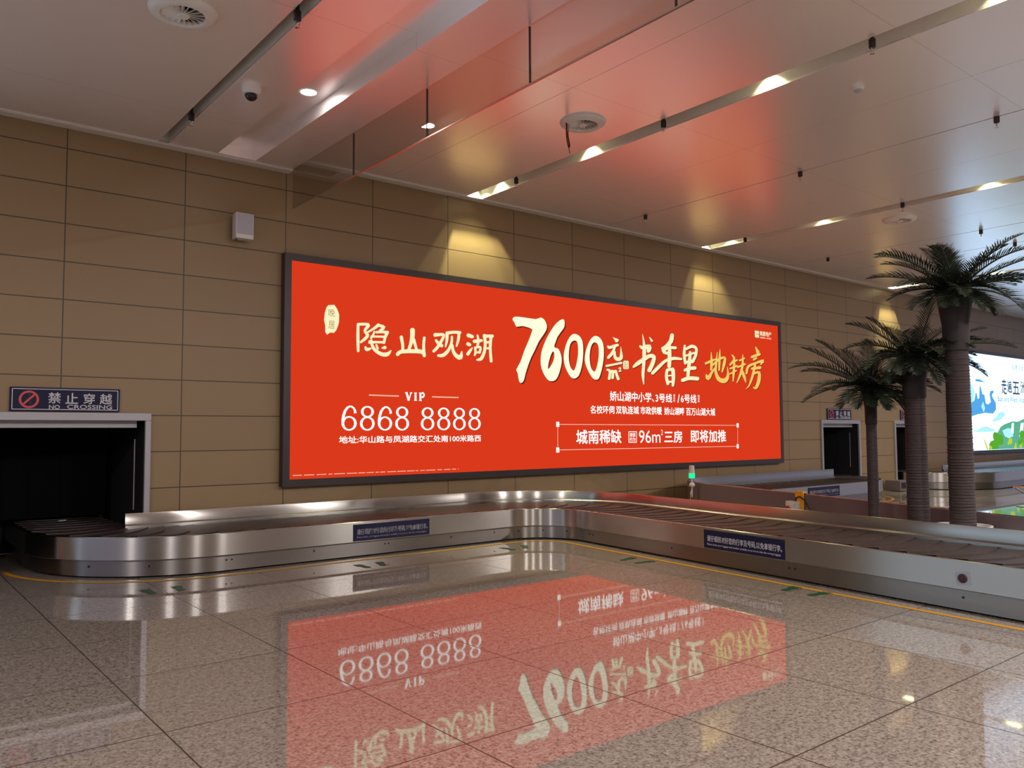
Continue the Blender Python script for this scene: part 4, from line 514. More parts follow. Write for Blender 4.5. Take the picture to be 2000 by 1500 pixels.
def f(b):
    # serif capitals V I P
    _, u0, u1, v0, v1 = VIP[0]; w_ = (u1-u0); h = v1-v0
    U = lambda q: u0+q*w_
    put_seg(b, (U(.07), v1), (U(.19), v0), .034, pl); put_seg(b, (U(.30), v1), (U(.19), v0), .016, pl); put_seg(b, (U(0), v1-.006), (U(.13), v1-.006), .012, pl); put_seg(b, (U(.25), v1-.006), (U(.36), v1-.006), .012, pl)
    put_seg(b, (U(.53), v0), (U(.53), v1), .032, pl); put_seg(b, (U(.46), v1-.006), (U(.60), v1-.006), .012, pl); put_seg(b, (U(.46), v0+.006), (U(.60), v0+.006), .012, pl)
    put_seg(b, (U(.78), v0), (U(.78), v1), .032, pl); put_seg(b, (U(.71), v1-.006), (U(.88), v1-.006), .014, pl); put_seg(b, (U(.71), v0+.006), (U(.85), v0+.006), .012, pl)
    c = (U(.87), v1-.27*h); r = .27*h
    arc = [(c[0]+r*1.05*math.cos(a*PI/8-PI/2), c[1]+r*math.sin(a*PI/8-PI/2)) for a in range(9)]
    for p, q in zip(arc, arc[1:]): put_seg(b, p, q, .026, pl)
    put_seg(b, (U(.78), v1-.53*h), (U(.88), v1-.53*h), .014, pl)
lettering('heading_lettering', E_white, f)
for p, q in VIPL: lettering('heading_rule', E_pink, lambda b: put_seg(b, p, q, .017, pl))
lettering('address_lettering', E_white, lambda b: [put_text(b, i, pl, .009) for i in ADDR])
for i in ROW1+ROW2: lettering('feature_lettering', E_white, lambda b: put_text(b, i, pl, .009))
lettering('bracket_lettering', E_white, lambda b: [put_text(b, i, pl) for i in ROW1S[:3]])
lettering('bracket_lettering', E_white, lambda b: [put_text(b, i, pl) for i in ROW1S[3:]])
def f(b):
    for i in range(4): put_seg(b, BOXC[i], BOXC[(i+1) % 4], .011, pl)
lettering('offer_border', E_pink, f)
for (u, v) in BOXC: lettering('border_corner', E_white, lambda b: put_seg(b, (u-.034, v), (u+.034, v), .085, pl))
for i in OFFER: lettering('offer_lettering', E_white, lambda b: put_text(b, i, pl, .0 if i[0] in ('96m', '2') else .009))
def f(b):
    for i in range(4): put_seg(b, BADGEB[i], BADGEB[(i+1) % 4], .012, pl)
    for i in BADGE: put_text(b, i, pl, .006)
lettering('offer_badge', E_white, f)
def f(b):
    # rounded letter-like emblem with a bent slot
    (a0, t0), (a1, _), _, (_, b0) = LOGOB
    put_seg(b, (a0+.03, b0), (a0+.03, t0), .06, pl); put_seg(b, (a0, t0-.03), (a1, t0-.03), .06, pl); put_seg(b, (a0, b0+.03), (a1, b0+.03), .06, pl)
    m_ = (t0+b0)/2; put_seg(b, (a1-.03, m_+.05), (a1-.03, t0-.02), .05, pl); put_seg(b, (a1-.03, b0+.02), (a1-.03, m_-.03), .05, pl); put_seg(b, (a0+.1, m_), (a1-.02, m_), .055, pl)
lettering('company_emblem', E_pale, f)
lettering('company_lettering', E_pale, lambda b: [put_text(b, i, pl, .012) for i in LOGOT])
def f(b):
    (u0, v0), (u1, v1) = LOGOL; n = 14; rnd = random.Random(3)
    for k in range(n):
        if k == 7: continue
        a = u0+(u1-u0)*k/n; put_seg(b, (a, v0), (a+(u1-u0)/n*.7, v0), .028+.012*rnd.random(), pl)
lettering('company_small_print', E_pink, f)
def f(b):
    (u0, v0), (u1, v1) = DISC; rnd = random.Random(5); u = u0
    while u < u1:
        l = .05+.12*rnd.random(); put_seg(b, (u, v0-.006), (min(u+l, u1), v0-.006), .010, pl); u += l+.015+.02*rnd.random()
lettering('small_print_line', E_pink, f)

# ------------------------------------------------------------------ far white light box
fb, part = lightbox('backlit_billboard', 'white and blue backlit billboard behind the palm at the right edge', 24.53, 35.6, .80, 3.87, E_sky)
z_ = lambda d: wallplane(-.102-d)
def shape(nm, m, pts, d=.001): lettering(nm, m, lambda b: put_poly(b, pts, z_(d)))
shape('printed_river', E_cyan, FARP['band']); shape('printed_riders', E_blue, FARP['rider'], .002)
def f(b): put_poly(b, [(26.05, 2.20), (26.2, 2.35), (26.33, 2.15), (26.22, 2.02)], z_(.003))
lettering('printed_river', E_cyan, f)
shape('printed_bird', E_blue, FARP['hat']); shape('printed_cloud', E_cyan, FARP['cloud']); shape('printed_bridge', E_cyan, FARP['ridge'])
HL = [(u, max(v, .905)) for u, v in FARP['hill']]
shape('printed_hill', E_teal, HL); shape('printed_lake', E_cyan, FARP['lake'], .002)
shape('printed_waterfall', E_sky, FARP['fallA'], .002); shape('printed_waterfall', E_sky, FARP['fallB'], .002); shape('printed_leaf', E_lime, [(u, max(v, .905)) for u, v in FARP['leaf']], .002)
def bushes(m_, seed, n, zlo, zhi, s):
    r = random.Random(seed)
    for k in range(n):
        u = 26.6+6*r.random()**1.3; v = zlo+(zhi-zlo)*r.random()*(1 if u > 27 else .4); q = s*(.6+.8*r.random())
        c = [(u+q*(1+.3*r.random())*math.cos(a), max(.905, v+q*.6*(1+.4*r.random())*math.sin(a))) for a in [2*PI*i/9 for i in range(9)]]
        lettering('printed_bush', m_, lambda b: put_poly(b, c, z_(.003+.0001*k)))
bushes(E_leaf, 1, 14, .95, 1.35, .18); bushes(E_lime, 2, 16, .92, 1.15, .10)
lettering('title_lettering', E_ink, lambda b: [put_text(b, i, z_(.001), .01) for i in FART])
lettering('title_lettering', E_blue, lambda b: [put_text(b, i, z_(.001), .012) for i in FARE])
lettering('title_lettering', E_ink, lambda b: [put_text(b, i, z_(.001)) for i in FARS])
def f(b):
    c = SWIRL[0]
    for r_, a0, a1, w2 in ((.21, 20, 330, .05), (.12, 120, 400, .045), (.045, 0, 300, .035)):
        p = [(c[0]+r_*math.cos(R(a0+(a1-a0)*k/20)), c[1]+r_*.62*math.sin(R(a0+(a1-a0)*k/20))) for k in range(21)]
        for i, j in zip(p, p[1:]): put_seg(b, i, j, w2*.8, z_(.002))
lettering('printed_swirl', E_blue, f)

# ------------------------------------------------------------------ further white light boxes along the same wall to the left (seen mirrored in the steel)
lb, part = lightbox('backlit_billboard', 'pale backlit billboard left of the photo, mirrored in the steel conveyor side', -11.0, .30, .82, 3.88, emat('pale_backlit_print', (.62, .82, 1.0), 1.7))

# ------------------------------------------------------------------ wall loudspeaker
t = thing('wall_speaker', 'white box loudspeaker on the wall left of the red billboard', 'loudspeaker', (3.62, 0, 3.96))
obj('bracket', bbox(.06, .16, -.06, -.002, .10, .22), M_plastic, t)
obj('cabinet', bbox(0, .225, -.20, -.05, 0, .325, .008), M_plastic, t, True)
obj('grille', bbox(.012, .213, -.206, -.199, .055, .313), M_grill, t)
obj('knob', bm := lathe(bmesh.new(), [(0, -.02), (.012, -.02), (.012, 0)], 12, (.03, -.12, 0)), M_black, t)

# ------------------------------------------------------------------ NO CROSSING signs
def no_crossing(dx, label, mats=True):
    t = thing('warning_sign', label, 'sign', (1.268+dx, 0, 1.763), 0, 'no crossing signs above the baggage openings')
    o0 = Vector((1.268, 0, 1.763))
    def P_(nm, bm, m, par=None):
        bmesh.ops.translate(bm, verts=bm.verts, vec=-o0); return obj(nm, bm, m, par or t)
    b = bmesh.new(); box(b, 1.268, 2.358, -.028, -.002, 1.765, 2.026); P_('board', b, M_navy)
    w1 = wallplane(-.0295); w2_ = wallplane(-.031); b = bmesh.new()
    c = [(1.29, 1.785), (2.336, 1.785), (2.336, 2.006), (1.29, 2.006)]
    for i in range(4): put_seg(b, c[i], c[(i+1) % 4], .006, w1)
    P_('border_line', b, M_signw)
    b = bmesh.new(); (cu, cv), _, _ = SIGNR; r = .096
    put_poly(b, circle_pts(cu, cv, r), w2_, [circle_pts(cu, cv, r*.76)]); d = r*.8*.707; put_seg(b, (cu-d, cv-d), (cu+d, cv+d), .02, w2_)
    P_('prohibition_ring', b, M_signr)
    b = bmesh.new(); put_poly(b, circle_pts(cu+.004, cv+.052, .015, 14), w1)
    for p, q, w_ in (((0, .035), (-.012, -.005), .03), ((-.012, -.005), (.02, -.03), .018), ((.02, -.03), (.012, -.062), .015), ((-.012, -.008), (-.035, -.04), .017), ((-.005, .028), (-.036, .008), .012), ((.005, .03), (.03, .01), .012)):
        put_seg(b, (cu+p[0], cv+p[1]), (cu+q[0], cv+q[1]), w_, w1)
    P_('walking_figure', b, M_black)
    b = bmesh.new()
    for i in SIGNT: put_text(b, i, w1, .008)
    for i in SIGNE: put_text(b, i, w1, .015)
    P_('sign_lettering', b, M_signw)
    return t
s0 = no_crossing(0, 'navy no crossing sign above the large baggage opening on the left')
dup(s0, (17.63, 0, 1.763), 'navy no crossing sign above the baggage opening right of the red billboard')
dup(s0, (21.20, 0, 1.763), 'navy no crossing sign half hidden behind a palm trunk')

# ------------------------------------------------------------------ baggage openings: steel frame, header, rubber strips, dark tunnel
def chute(x0, x1, label):
    t = thing('baggage_opening', label, 'baggage chute', ((x0+x1)/2, 0, 0), 0, 'steel framed baggage openings in the wall')
    h = (x1-x0)/2; zt = 1.70
    b = bmesh.new(); box(b, -h-.035, h+.035, -.045, -.001, zt-.035, zt+.055); box(b, -h-.035, -h+.03, -.045, -.001, 0, zt-.035); box(b, h-.03, h+.035, -.045, -.001, 0, zt-.035)
    bevel(b, .004, 1); obj('frame', b, M_fsteel, t)
    obj('header_bar', bbox(-h+.01, h-.09, .10, .15, zt-.115, zt-.014), M_fsteel, t)
    b = bmesh.new()
    box(b, -h+.002, -h+.012, .004, 2.0, .001, zt-.002); box(b, h-.012, h-.002, .004, 2.0, .001, zt-.002); box(b, -h+.002, h-.002, .004, 2.0, zt-.012, zt-.002); box(b, -h+.002, h-.002, 1.99, 2.0, .001, zt-.002)
    obj('tunnel', b, M_dark, t)
    obj('edge_rail', bbox(h-.095, h-.085, .17, .18, .62, 1.45), M_fsteel, t)
    n = 9; wd = (2*h-.14)/n
    for k in range(n):
        b = bmesh.new(); xa = -h+.03+k*wd; y = 1.50+.012*(k % 2)
        box(b, xa-.008, xa+wd+.008, y, y+.006, .47, zt-.02); obj('rubber_strip', b, M_curt, t)
    return t
chute(*CH[0], 'wide dark baggage opening with steel frame at the left edge')
chute(*CH[1], 'dark baggage opening with steel frame between the red billboard and the first palm')
chute(*CH[2], 'dark baggage opening half hidden by the middle palm trunk')

# ------------------------------------------------------------------ baggage conveyors
def path(segs, step=.10):
    """segs: start (x, y, heading deg), then ('L', length) or ('A', radius, turn deg)"""
    x, y, h = segs[0]; h = R(h); P_ = [(x, y, h, 0)]; s = 0
    for sg in segs[1:]:
        if sg[0] == 'L':
            n = max(1, int(sg[1]/(.25)))
            for k in range(n):
                d = sg[1]/n; x += d*math.cos(h); y += d*math.sin(h); s += d; P_.append((x, y, h, s))
        else:
            r, tr_ = sg[1], R(sg[2]); n = max(2, int(abs(sg[2])/2.5)); q = 1 if tr_ > 0 else -1
            cx, cy = x-q*r*math.sin(h), y+q*r*math.cos(h)
            for k in range(n):
                h += tr_/n; x, y = cx+q*r*math.sin(h), cy-q*r*math.cos(h); s += r*abs(tr_)/n; P_.append((x, y, h, s))
    return P_
def sweep(P_, prof, side, s0=None, s1=None, cap=True):
    bm = bmesh.new(); rings = []
    for x, y, h, s in P_:
        if (s0 is not None and s < s0-1e-6) or (s1 is not None and s > s1+1e-6): continue
        nx, ny = -math.sin(h)*side, math.cos(h)*side
        rings.append([bm.verts.new((x+nx*o, y+ny*o, z)) for o, z in prof])
    n = len(prof)
    for a, b in zip(rings, rings[1:]):
        for k in range(n): bm.faces.new((a[k], a[(k+1) % n], b[(k+1) % n], b[k]))
    if cap: bm.faces.new(rings[0]); bm.faces.new(rings[-1][::-1])
    bmesh.ops.recalc_face_normals(bm, faces=bm.faces)
    return bm
def at(P_, s):
    for a, b in zip(P_, P_[1:]):
        if a[3] <= s <= b[3]:
            f_ = (s-a[3])/(b[3]-a[3]); return [a[i]+(b[i]-a[i])*f_ for i in range(3)]
    return list(P_[-1][:3])
NOTE = '请仔细核对好您的行李及号码,以免拿错行李。'; NOTE_E = 'Please check your luggage and number carefully so as not to take the wrong luggage'
def conveyor(segs, gsegs, side, label, hw=.53, plates=(), bolts=(), gz=.60):
    P_ = path(segs); G_ = path(gsegs); t = thing('baggage_conveyor', label, 'baggage conveyor')
    obj('body', sweep(P_, [(-hw+.02, .012), (hw-.07, .012), (hw-.07, .395), (-hw+.02, .395)], side), M_black, t)
    obj('plinth', sweep(P_, [(hw-.07, .018), (hw-.045, .018), (hw-.045, .205), (hw-.07, .205)], side), M_steel2, t, True)
    obj('fascia', sweep(P_, [(hw-.035, .43), (hw-.006, .432), (hw, .424), (hw, .192), (hw-.006, .186), (hw-.05, .186), (hw-.05, .38), (hw-.035, .40)], side), M_steel, t, True)
    obj('back_guard', sweep(G_, [(-hw+.045, .40), (-hw+.045, .462), (-hw+.03, .472), (-hw+.012, .478), (-hw+.012, gz-.006), (-hw+.008, gz), (-hw, gz), (-hw-.003, gz-.006), (-hw-.003, .40)], side), M_steel, t, True)
    obj('back_panel', sweep(G_, [(-hw-.014, .015), (-hw-.004, .015), (-hw-.004, gz-.008), (-hw-.014, gz-.012)], side), M_skirt, t, True)
    # belt of overlapping crescent plates
    bm = bmesh.new(); S_ = P_[-1][3]; L_ = .27; n = int(S_/L_); nt_ = 7
    for k in range(n):
        r0, r1 = [], []
        for j in range(nt_):
            f_ = j/(nt_-1); o = (-hw+.035)+(2*hw-.08)*f_; cr = .13*(1-(2*f_-1)**2)
            for lst, ds, z in ((r0, -.02, .424), (r1, L_, .438)):
                s = min(max(k*L_+ds+cr, 0), S_-1e-4); x, y, h = at(P_, s)
                lst.append((x-math.sin(h)*side*o, y+math.cos(h)*side*o, z))
        va = [bm.verts.new(q) for q in r0]; vb = [bm.verts.new(q) for q in r1]; vc = [bm.verts.new((q[0], q[1], q[2]-.012)) for q in r1]
        for j in range(nt_-1):
            bm.faces.new((va[j], va[j+1], vb[j+1], vb[j])); bm.faces.new((vb[j], vb[j+1], vc[j+1], vc[j]))
    obj('slat_belt', bm, M_belt, t)
    for s, lg in plates:
        x, y, h = at(P_, s); nx, ny = -math.sin(h)*side, math.cos(h)*side
        # local frame: u along the reading direction as seen from the front
        ud = Vector((math.cos(h), math.sin(h), 0))*(-side)*1.0
        org = Vector((x+nx*(hw+.002), y+ny*(hw+.002), 0))
        pln = lambda e: (lambda u, v: org + ud*u + Vector((nx, ny, 0))*e + Vector((0, 0, v)))
        b = bmesh.new(); a0 = pln(0); a1 = pln(.003); w_ = lg/2
        q = [b.verts.new(a0(u, v)) for u, v in ((-w_, .2), (w_, .2), (w_, .40), (-w_, .40))] + [b.verts.new(a1(u, v)) for u, v in ((-w_, .2), (w_, .2), (w_, .40), (-w_, .40))]
        b.faces.new(q[4:]); 
        for i in range(4): b.faces.new((q[i], q[(i+1) % 4], q[4+(i+1) % 4], q[4+i]))
        np_ = obj('notice_plate', b, M_navy, t)
        b = bmesh.new(); put_text(b, (NOTE, -w_*.91, w_*.95, .272, .345), pln(.0042), .008); put_text(b, (NOTE_E, -w_*.91, w_*.92, .228, .256), pln(.0042), .01)
        obj('notice_lettering', b, M_signw, np_)
    for s, o, z, r_ in bolts:
        x, y, h = at(P_, s); nx, ny = -math.sin(h)*side, math.cos(h)*side
        b = bmesh.new(); lathe(b, [(0, .006), (r_*.7, .006), (r_, 0)], 10)
        b.transform(Matrix.Translation((x+nx*o, y+ny*o, z)) @ Vector((0, 0, 1)).rotation_difference(Vector((nx, ny, 0))).to_matrix().to_4x4())
        obj('bolt', b, M_black, t)
    return t, P_
c1 = [(2.03, 1.95, 270), ('L', 1.50), ('A', 1.17, 90), ('L', 3.94), ('A', 1.18, -97), ('L', 8.4)]
lenA = 1.50+1.17*PI/2; sx = lambda X: lenA+(X-3.2); sEnd = lenA+3.94+1.18*R(97)
sy = lambda Y: sEnd+(-2.04-Y)/.9926
bolts1 = [(lenA-1.0, .489, .12, .012), (lenA-.55, .489, .12, .012)] + [(sx(q), .489, .13, .010) for q in (3.20, 3.26, 4.23, 5.18, 5.23, 6.18, 6.9)] + [(sx(7.14)+q, .489, .12, .010) for q in (.3, .9, 1.5)] + [(sy(q), .489, .12, .010) for q in (-2.2, -2.28, -3.8, -5.5, -5.57, -7.25, -8.0)]
conv1, P1 = conveyor(c1, [(2.36, -.60, -8), ('A', 6.0, 8), ('L', 3.94), ('A', 1.18, -97), ('L', 8.4)], -1, 'nearest steel baggage conveyor turning from the left opening towards the viewer', plates=((sx(5.26), 1.09), (sy(-4.93), 1.12)), bolts=bolts1)
# push button socket on the front of the near conveyor
x, y, h = at(P1, sy(-7.28)); nx, ny = math.sin(h), -math.cos(h)
Mx = Matrix.Translation((x+nx*.531, y+ny*.531, .285)) @ Vector((0, 0, 1)).rotation_difference(Vector((nx, ny, 0))).to_matrix().to_4x4()
b = bmesh.new(); box(b, -.055, .055, -.06, .06, 0, .004); b.transform(Mx); sk = obj('socket_plate', b, mat('pale_plate', (.36, .37, .40), .35, .6), conv1)
b = bmesh.new(); lathe(b, [(.038, .004), (.038, .014), (.026, .014), (.022, .008), (.012, .008), (.012, .016), (0, .016)], 24); b.transform(Mx); obj('socket_button', b, mat('dark_red_socket', (.04, .012, .01), .3), sk)
c2 = [(18.08, 1.95, 270), ('L', 1.65), ('A', 1.2, -90), ('L', 4.12), ('A', 1.2, 70), ('L', 8.6)]
lenB = 1.65+1.2*PI/2
conv2, P2 = conveyor(c2, [(17.25, -.9, 180), ('L', 4.49), ('A', 1.2, 70), ('L', 8.6)], 1, 'second steel baggage conveyor behind the palms, with its dull back panel towards the viewer', gz=.64, hw=.56, plates=((lenB+1.95, 1.15),))
c3 = [(21.62, 1.95, 270), ('L', 2.0), ('A', 1.2, 90), ('L', 14)]
conv3, P3 = conveyor(c3, [(21.98, -1.19, -8), ('A', 6.0, 8), ('L', 14)], -1, 'farthest steel baggage conveyor curving out below the white billboard', hw=.55, plates=((2.0+1.2*PI/2+4.1, 1.15),))
# small items at the conveyors
tag(obj('paper_scrap', bevel(box(bmesh.new(), -.05, .05, -.014, .014, 0, .012, M=Matrix.Translation((2.02, 1.22, .440)) @ Matrix.Rotation(.5, 4, 'Z')), .003, 1), M_signw), 'small white paper scrap on the belt inside the left opening', 'paper scrap')
t = thing('signal_beacon', 'small signal light glowing green on the corner of the second conveyor', 'signal light', (11.02, -1.33, 0))
b = bmesh.new(); tube(b, [(0, 0, .40), (0, 0, .72)], .012, 10); lathe(b, [(0, .58), (.045, .58), (.05, .61), (.03, .64), (0, .64)], 16); tube(b, [(.03, 0, .59), (-.02, .02, .45), (-.02, .02, .015)], .008, 8); obj('post', b, M_plastic, t, True)
b = bmesh.new(); lathe(b, [(0, .715), (.05, .715), (.052, .80), (0, .80)], 20); obj('green_lens', b, E_beac, t, True)
b = bmesh.new(); lathe(b, [(.049, .80), (.045, .86), (.043, .925), (.035, .93), (0, .93)], 20); obj('clear_lens', b, M_plastic, t, True)
# emergency stop on the back panel of the second conveyor
hb = P2[-1][2]; t = thing('emergency_stop_station', 'yellow bracket with grey box and red stop button on the second conveyor', 'emergency stop', (10.235, -3.835, 0), hb-PI/2)
# local +x points away from the panel side towards the left viewer side
obj('bracket', bbox(.006, .018, -.085, .085, .22, .655), M_yellow, t)
obj('bracket_hook', bbox(-.05, .018, -.085, .085, .655, .667), M_yellow, t)
obj('switch_box', bbox(.019, .125, -.16, .01, .33, .53, .008), M_plastic, t, True)
b = bmesh.new(); lathe(b, [(0, .035), (.045, .035), (.05, .025), (.03, .012), (.03, 0)], 20); b.transform(Matrix.Translation((.125, -.08, .42)) @ Matrix.Rotation(PI/2, 4, 'Y')); obj('stop_button', b, M_redbtn, t, True)
b = bmesh.new(); tube(b, [(.06, -.02, .52), (.07, 0, .58), (.06, .07, .60), (.05, .15, .56), (.04, .25, .42), (.035, .30, .2), (.035, .31, .02)], .012, 8); obj('cable', b, M_black, t, True)
t = thing('floor_cabinet', 'low grey steel cabinet on the floor between the second and third conveyors', 'cabinet', (20.22, -.36, 0))
obj('cabinet_body', bbox(-.24, .10, -.18, .2, .01, .27, .01), M_skirt, t, True); obj('cabinet_opening', bbox(-.19, .03, -.187, -.179, .07, .22), M_black, t)

# ------------------------------------------------------------------ floor markings
ln = path(c1); bm = bmesh.new(); pv = None
for x, y, h, s in ln:
    if y > .0 and x < 2.6 and s < 1.55: continue
    q = []
    for o in (.685, .75):
        q.append(bm.verts.new((x+math.sin(h)*o, y-math.cos(h)*o, .0025)))
    if pv: bm.faces.new((pv[0], q[0], q[1], pv[1]))
    pv = q
tag(obj('safety_line', bm, M_yel), 'yellow line on the granite floor along the nearest conveyor', 'floor marking')
bm = bmesh.new(); pv = None
for x, y, h, s in path(c2):
    if y > -.3: continue
    q = [bm.verts.new((x+math.sin(h)*-o, y+math.cos(h)*o, .0025)) for o in (.72, .78)]
    if pv: bm.faces.new((pv[0], pv[1], q[1], q[0]))
    pv = q
tag(obj('safety_line', bm, M_yel), 'yellow line on the floor along the second conveyor behind the palms', 'floor marking')
def footprint(x, y, rz, label, flip):
    bm = bmesh.new(); s = -1 if flip else 1
    T = Matrix.Translation((x, y, .003)) @ Matrix.Rotation(rz, 4, 'Z')
    pl_ = lambda u, v: T @ Vector((u*s, v, 0))
    put_poly(bm, [(-.035, -.13), (0, -.145), (.035, -.13), (.042, -.09), (.032, -.04), (.04, .02), (.05, .06), (.035, .095), (0, .105), (-.04, .095), (-.05, .05), (-.035, 0), (-.028, -.05), (-.042, -.09)], pl_)
    for k, (u, v, r_) in enumerate(((-.035, .12, .017), (-.008, .128, .014), (.014, .126, .012), (.032, .118, .011), (.047, .106, .009))): put_poly(bm, circle_pts(u, v, r_, 10), pl_)
    return tag(obj('footprint_sticker', bm, M_green), label, 'floor sticker', 'green footprint stickers on the floor')
FEET = [(2.23, -1.835, .05, 'left green footprint in front of the conveyor curve at the left'), (2.51, -1.84, -.05, 'right green footprint in front of the conveyor curve at the left'),
        (4.52, -1.845, .05, 'left green footprint below the first notice plate'), (4.77, -1.83, -.3, 'right green footprint below the first notice plate'),
        (6.62, -1.854, .0, 'left green footprint at the inner conveyor corner'), (6.905, -1.853, -.6, 'right green footprint at the inner conveyor corner'),
        (7.165, -3.45, -1.4, 'farther green footprint right of the conveyor corner'), (7.14, -3.73, -1.7, 'nearer green footprint right of the conveyor corner'),
        (7.00, -5.71, -1.5, 'farther green footprint below the second notice plate'), (6.98, -6.02, -1.7, 'nearer green footprint below the second notice plate')]
for k, (x, y, rz, lab) in enumerate(FEET): footprint(x, y, rz, lab, k % 2)

# ------------------------------------------------------------------ palms
def leaf_material():
    m = mat('dark_palm_leaf', rough=.45, spec=.4); q = N(m); oi = q.n('ShaderNodeObjectInfo')
    g = q.n('ShaderNodeNewGeometry').outputs['Position']
    n_ = q.noise(g, 9, 2); q.L(q.mix(n_, (.010, .016, .010), (.022, .030, .016)), q.b.inputs['Base Color']); return m
def trunk_material():
    m = mat('brown_palm_bark', rough=.8); q = N(m); g = q.n('ShaderNodeNewGeometry').outputs['Position']
    mp = q.n('ShaderNodeMapping'); mp.inputs['Scale'].default_value = (14, 14, 55); q.L(g, mp.inputs[0])
    n_ = q.noise(mp.outputs[0], 1, 4, .7); q.L(q.mix(n_, (.015, .009, .009), (.052, .030, .029)), q.b.inputs['Base Color'])
    bp = q.n('ShaderNodeBump'); bp.inputs['Strength'].default_value = .8; bp.inputs['Distance'].default_value = .02; q.L(n_, bp.inputs['Height']); q.L(bp.outputs[0], q.b.inputs['Normal']); return m
M_leaf = leaf_material(); M_bark = trunk_material(); M_pot = mat('white_planter', (.7, .68, .68), .3); M_soil = mat('dark_soil', (.02, .014, .01), .9)
SR = Vector((math.cos(YAW), -math.sin(YAW), 0)); SA = Vector((math.sin(YAW), math.cos(YAW), 0))
def frond(az, el, L_, droop, rnd, wl=.24):
    bm = bmesh.new(); a = R(az); hd = SR*math.cos(a)+SA*math.sin(a); n = 30; pts = []
    p = Vector((0, 0, 0)); e = R(el)
    for i in range(n+1):
        pts.append(p.copy()); e2 = e-droop*1.45*(i/n)**1.5
        p = p + (hd*math.cos(e2)+Vector((0, 0, math.sin(e2))))*(L_/n)
    tube(bm, pts, [.011*(1-i/n)+.003 for i in range(n+1)], 5)
    sd = Vector((-hd.y, hd.x, 0))
    for i in range(3, n+1):
        f_ = i/n; t_ = (pts[i]-pts[i-1]).normalized(); up = t_.cross(sd); up = up if up.z > 0 else -up
        ll = wl*(math.sin(PI*min(1, .12+f_*.86))**.6)*(.85+.3*rnd.random())*(1 if f_ < .9 else .8)
        for s in (-1, 1):
            d = (sd*s*(.86-.30*f_)+t_*(.55+.40*f_)+up*(.22+.16*rnd.random())).normalized()
            tip = pts[i]+d*ll-Vector((0, 0, .10*ll*(.5+rnd.random()))); mid = pts[i]+d*ll*.5
            wv = (t_-d*t_.dot(d)).normalized()*.0066; nn = d.cross(wv).normalized()*.003
            b0 = [bm.verts.new(pts[i]-wv*.6), bm.verts.new(pts[i]+wv*.6)]; m0 = [bm.verts.new(mid-wv), bm.verts.new(mid+nn), bm.verts.new(mid+wv)]; tp = bm.verts.new(tip)
            bm.faces.new((b0[0], m0[0], m0[1], b0[1])); bm.faces.new((b0[1], m0[1], m0[2])); bm.faces.new((m0[0], tp, m0[1])); bm.faces.new((m0[1], tp, m0[2]))
    return bm
def palm(loc, hc, r0, r1, hcap, fr, label, seed, wl, crown_r, pr, ph=.56):
    t = thing('potted_palm', label, 'palm', loc); rnd = random.Random(seed)
    bm = bmesh.new(); lathe(bm, [(pr*.76, .002), (pr*.87, .10), (pr*.94, ph-.05), (pr, ph-.03), (pr, ph), (pr*.93, ph), (pr*.9, ph-.05), (0, ph-.05)], 40); obj('planter', bm, M_pot, t, True)
    prof = []; z = .47; n = int((hc-hcap-ph+.05)/.030)
    for k in range(n):
        f_ = k/n; r_ = r0+(r1-r0)*f_; zz = ph-.05+(hc-hcap-ph+.05)*f_; prof += [(r_*(1.0+.04*rnd.random()), zz), (r_*(.955+.03*rnd.random()), zz+.022)]
    bm = bmesh.new(); lathe(bm, prof+[(r1*.9, hc-hcap), (0, hc-hcap)], 22); obj('trunk', bm, M_bark, t, True)
    bm = bmesh.new(); lathe(bm, [(r1*1.02, hc-hcap-.01), (r1*1.12, hc-hcap+.005), (r1*1.15, hc-hcap*.55), (r1*1.55, hc-.03), (r1*1.5, hc+.05), (r1*.5, hc+.1), (0, hc+.1)], 22); obj('trunk_sleeve', bm, mat('dark_brown_sheath', (.014, .009, .009), .8), t, True)
    fr = fr + [(200+k*23+8*rnd.random(), -28+18*rnd.random(), .38+.16*rnd.random(), .5) for k in range(7)] + [(195+k*28+9*rnd.random(), 8+18*rnd.random(), .45+.2*rnd.random(), .5) for k in range(6)]
    for az, el, L_, dr in fr:
        o = obj('frond', frond(az, el, L_, dr, rnd, wl), M_leaf, t); a = R(az); d = SR*math.cos(a)+SA*math.sin(a)
        o.location = Vector((0, 0, hc+.02+.05*rnd.random()))+d*crown_r
    return t
# (azimuth: 0 screen right, 90 away), elevation, length, droop
F3 = [(8, 50, .98, .38), (-12, 30, .86, .25), (18, 22, .80, .45), (-28, 14, .80, .62), (2, 5, .75, .7), (176, 48, .86, .62), (196, 34, .98, .55), (160, 26, .80, .42), (205, 16, .80, .55), (172, 6, .62, .5), (190, -12, .5, .5), (232, 45, .72, .5), (270, 30, .75, .6), (305, 40, .75, .5), (95, 60, .75, .35), (60, 50, .8, .45), (125, 45, .85, .5), (250, 5, .6, .6), (290, 0, .6, .6), (80, 75, .5, .2), (330, 60, .6, .5), (215, 65, .55, .5)]
palm((8.92, -6.505, 0), 2.93, .125, .112, .60, F3, 'tallest potted palm with thick brown trunk at the right edge', 11, .20, .06, .27, .53)
F2 = [(15, 70, .72, .10), (150, 58, .62, .3), (172, 44, .75, .45), (12, 26, .95, .22), (-8, 20, 1.02, .48), (25, 40, .75, .4), (-25, 0, .7, .6), (185, 20, .75, .5), (205, 2, .7, .5), (160, -5, .6, .6), (235, 35, .65, .6), (265, 20, .65, .7), (300, 25, .65, .7), (100, 50, .65, .4), (50, 50, .6, .4), (280, -5, .55, .6), (340, 8, .6, .7), (220, -8, .55, .5)]
palm((9.02, -6.01, 0), 2.28, .115, .105, .42, F2, 'middle height potted palm between the short palm and the tallest one', 12, .20, .05, .17, .40)
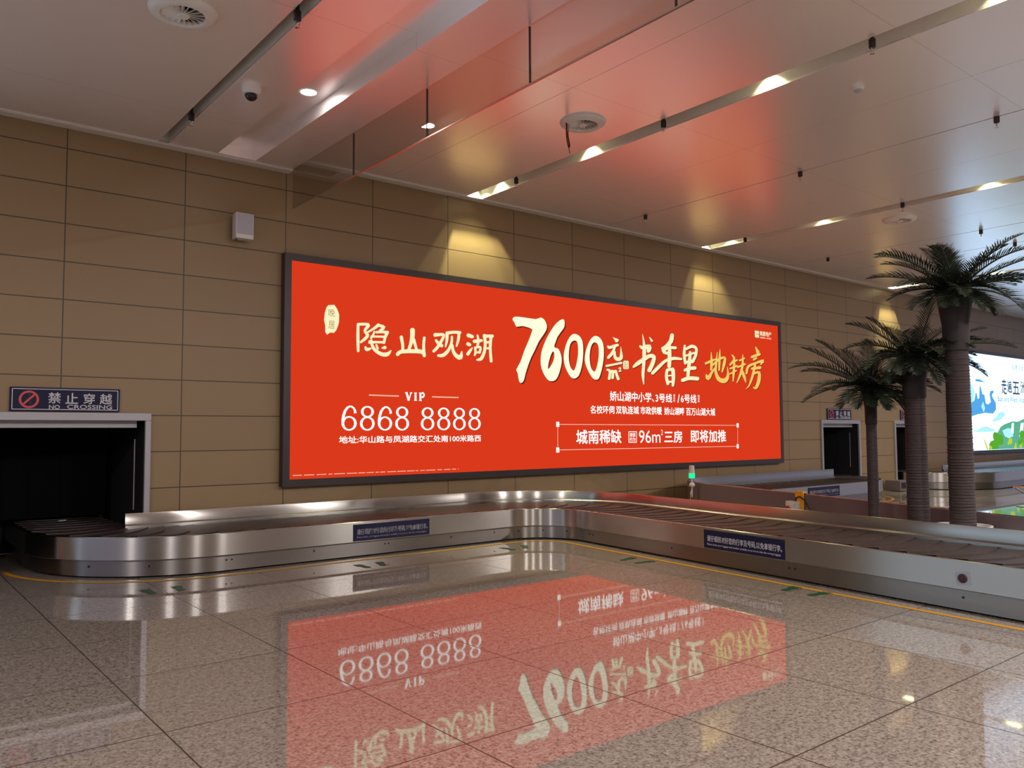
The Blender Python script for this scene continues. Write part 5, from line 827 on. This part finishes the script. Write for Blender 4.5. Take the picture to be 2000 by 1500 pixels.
F1 = [(178, 42, .86, .30), (190, 28, 1.0, .55), (165, 55, .75, .3), (200, 12, .80, .55), (150, 30, .75, .45), (175, -4, .75, .4), (15, 45, .70, .5), (-10, 30, .75, .6), (-25, 10, .7, .6), (5, 5, .6, .7), (70, 70, .62, .25), (110, 60, .6, .3), (45, 55, .65, .4), (250, 40, .6, .6), (280, 25, .65, .6), (310, 20, .65, .6), (225, 0, .65, .6), (265, -10, .5, .5), (330, -10, .55, .5)]
palm((9.13, -5.455, 0), 1.98, .062, .058, .40, F1, 'shortest potted palm with thin trunk, left of the other two palms', 13, .19, .05, .17, .40)

# ------------------------------------------------------------------ baggage trolley at the right edge
t = thing('baggage_trolley', 'steel baggage trolley cut off by the right edge of the photo', 'trolley', (15.95, -4.92, 0), R(-20))
b = bmesh.new()
for y in (-.27, .27): tube(b, [(-.38, y*.75, .52), (-.30, y, .50), (.45, y, .14), (.48, y, .16), (.50, y, 1.0)], .016, 10)
tube(b, [(-.38, -.2, .52), (-.40, -.1, .52), (-.40, .1, .52), (-.38, .2, .52)], .016, 10); tube(b, [(.5, -.27, 1.0), (.5, .27, 1.0)], .02, 10)
obj('frame', b, M_chrome, t, True)
obj('deck', bbox(-.30, .45, -.25, .25, .16, .18), M_steel2, t)
for x, y, r_ in ((-.24, 0, .09), (.38, -.24, .09), (.38, .24, .09)):
    b = bmesh.new(); lathe(b, [(0, -.02), (r_, -.02), (r_, .02), (0, .02)], 20); b.transform(Matrix.Translation((x, y, r_)) @ Matrix.Rotation(PI/2, 4, 'X')); obj('wheel', b, M_black, t, True)
b = bmesh.new(); tube(b, [(-.30, 0, .16), (-.26, 0, .30), (-.34, 0, .44)], .02, 8); obj('front_fork', b, M_black, t, True)

# ------------------------------------------------------------------ hall lamps behind and above the viewer
for i, (x, y) in enumerate([(-2.5, -13), (2.0, -14.5), (6.5, -12.5), (11.5, -13.5), (16.5, -12), (-7, -8), (21, -9)]):
    disc_light((x, y, (ZL if x < 4.3 else ZR)-.001), 'round ceiling downlight outside the photo, lighting the floor of the hall', HALL, 'hall downlights outside the photo')
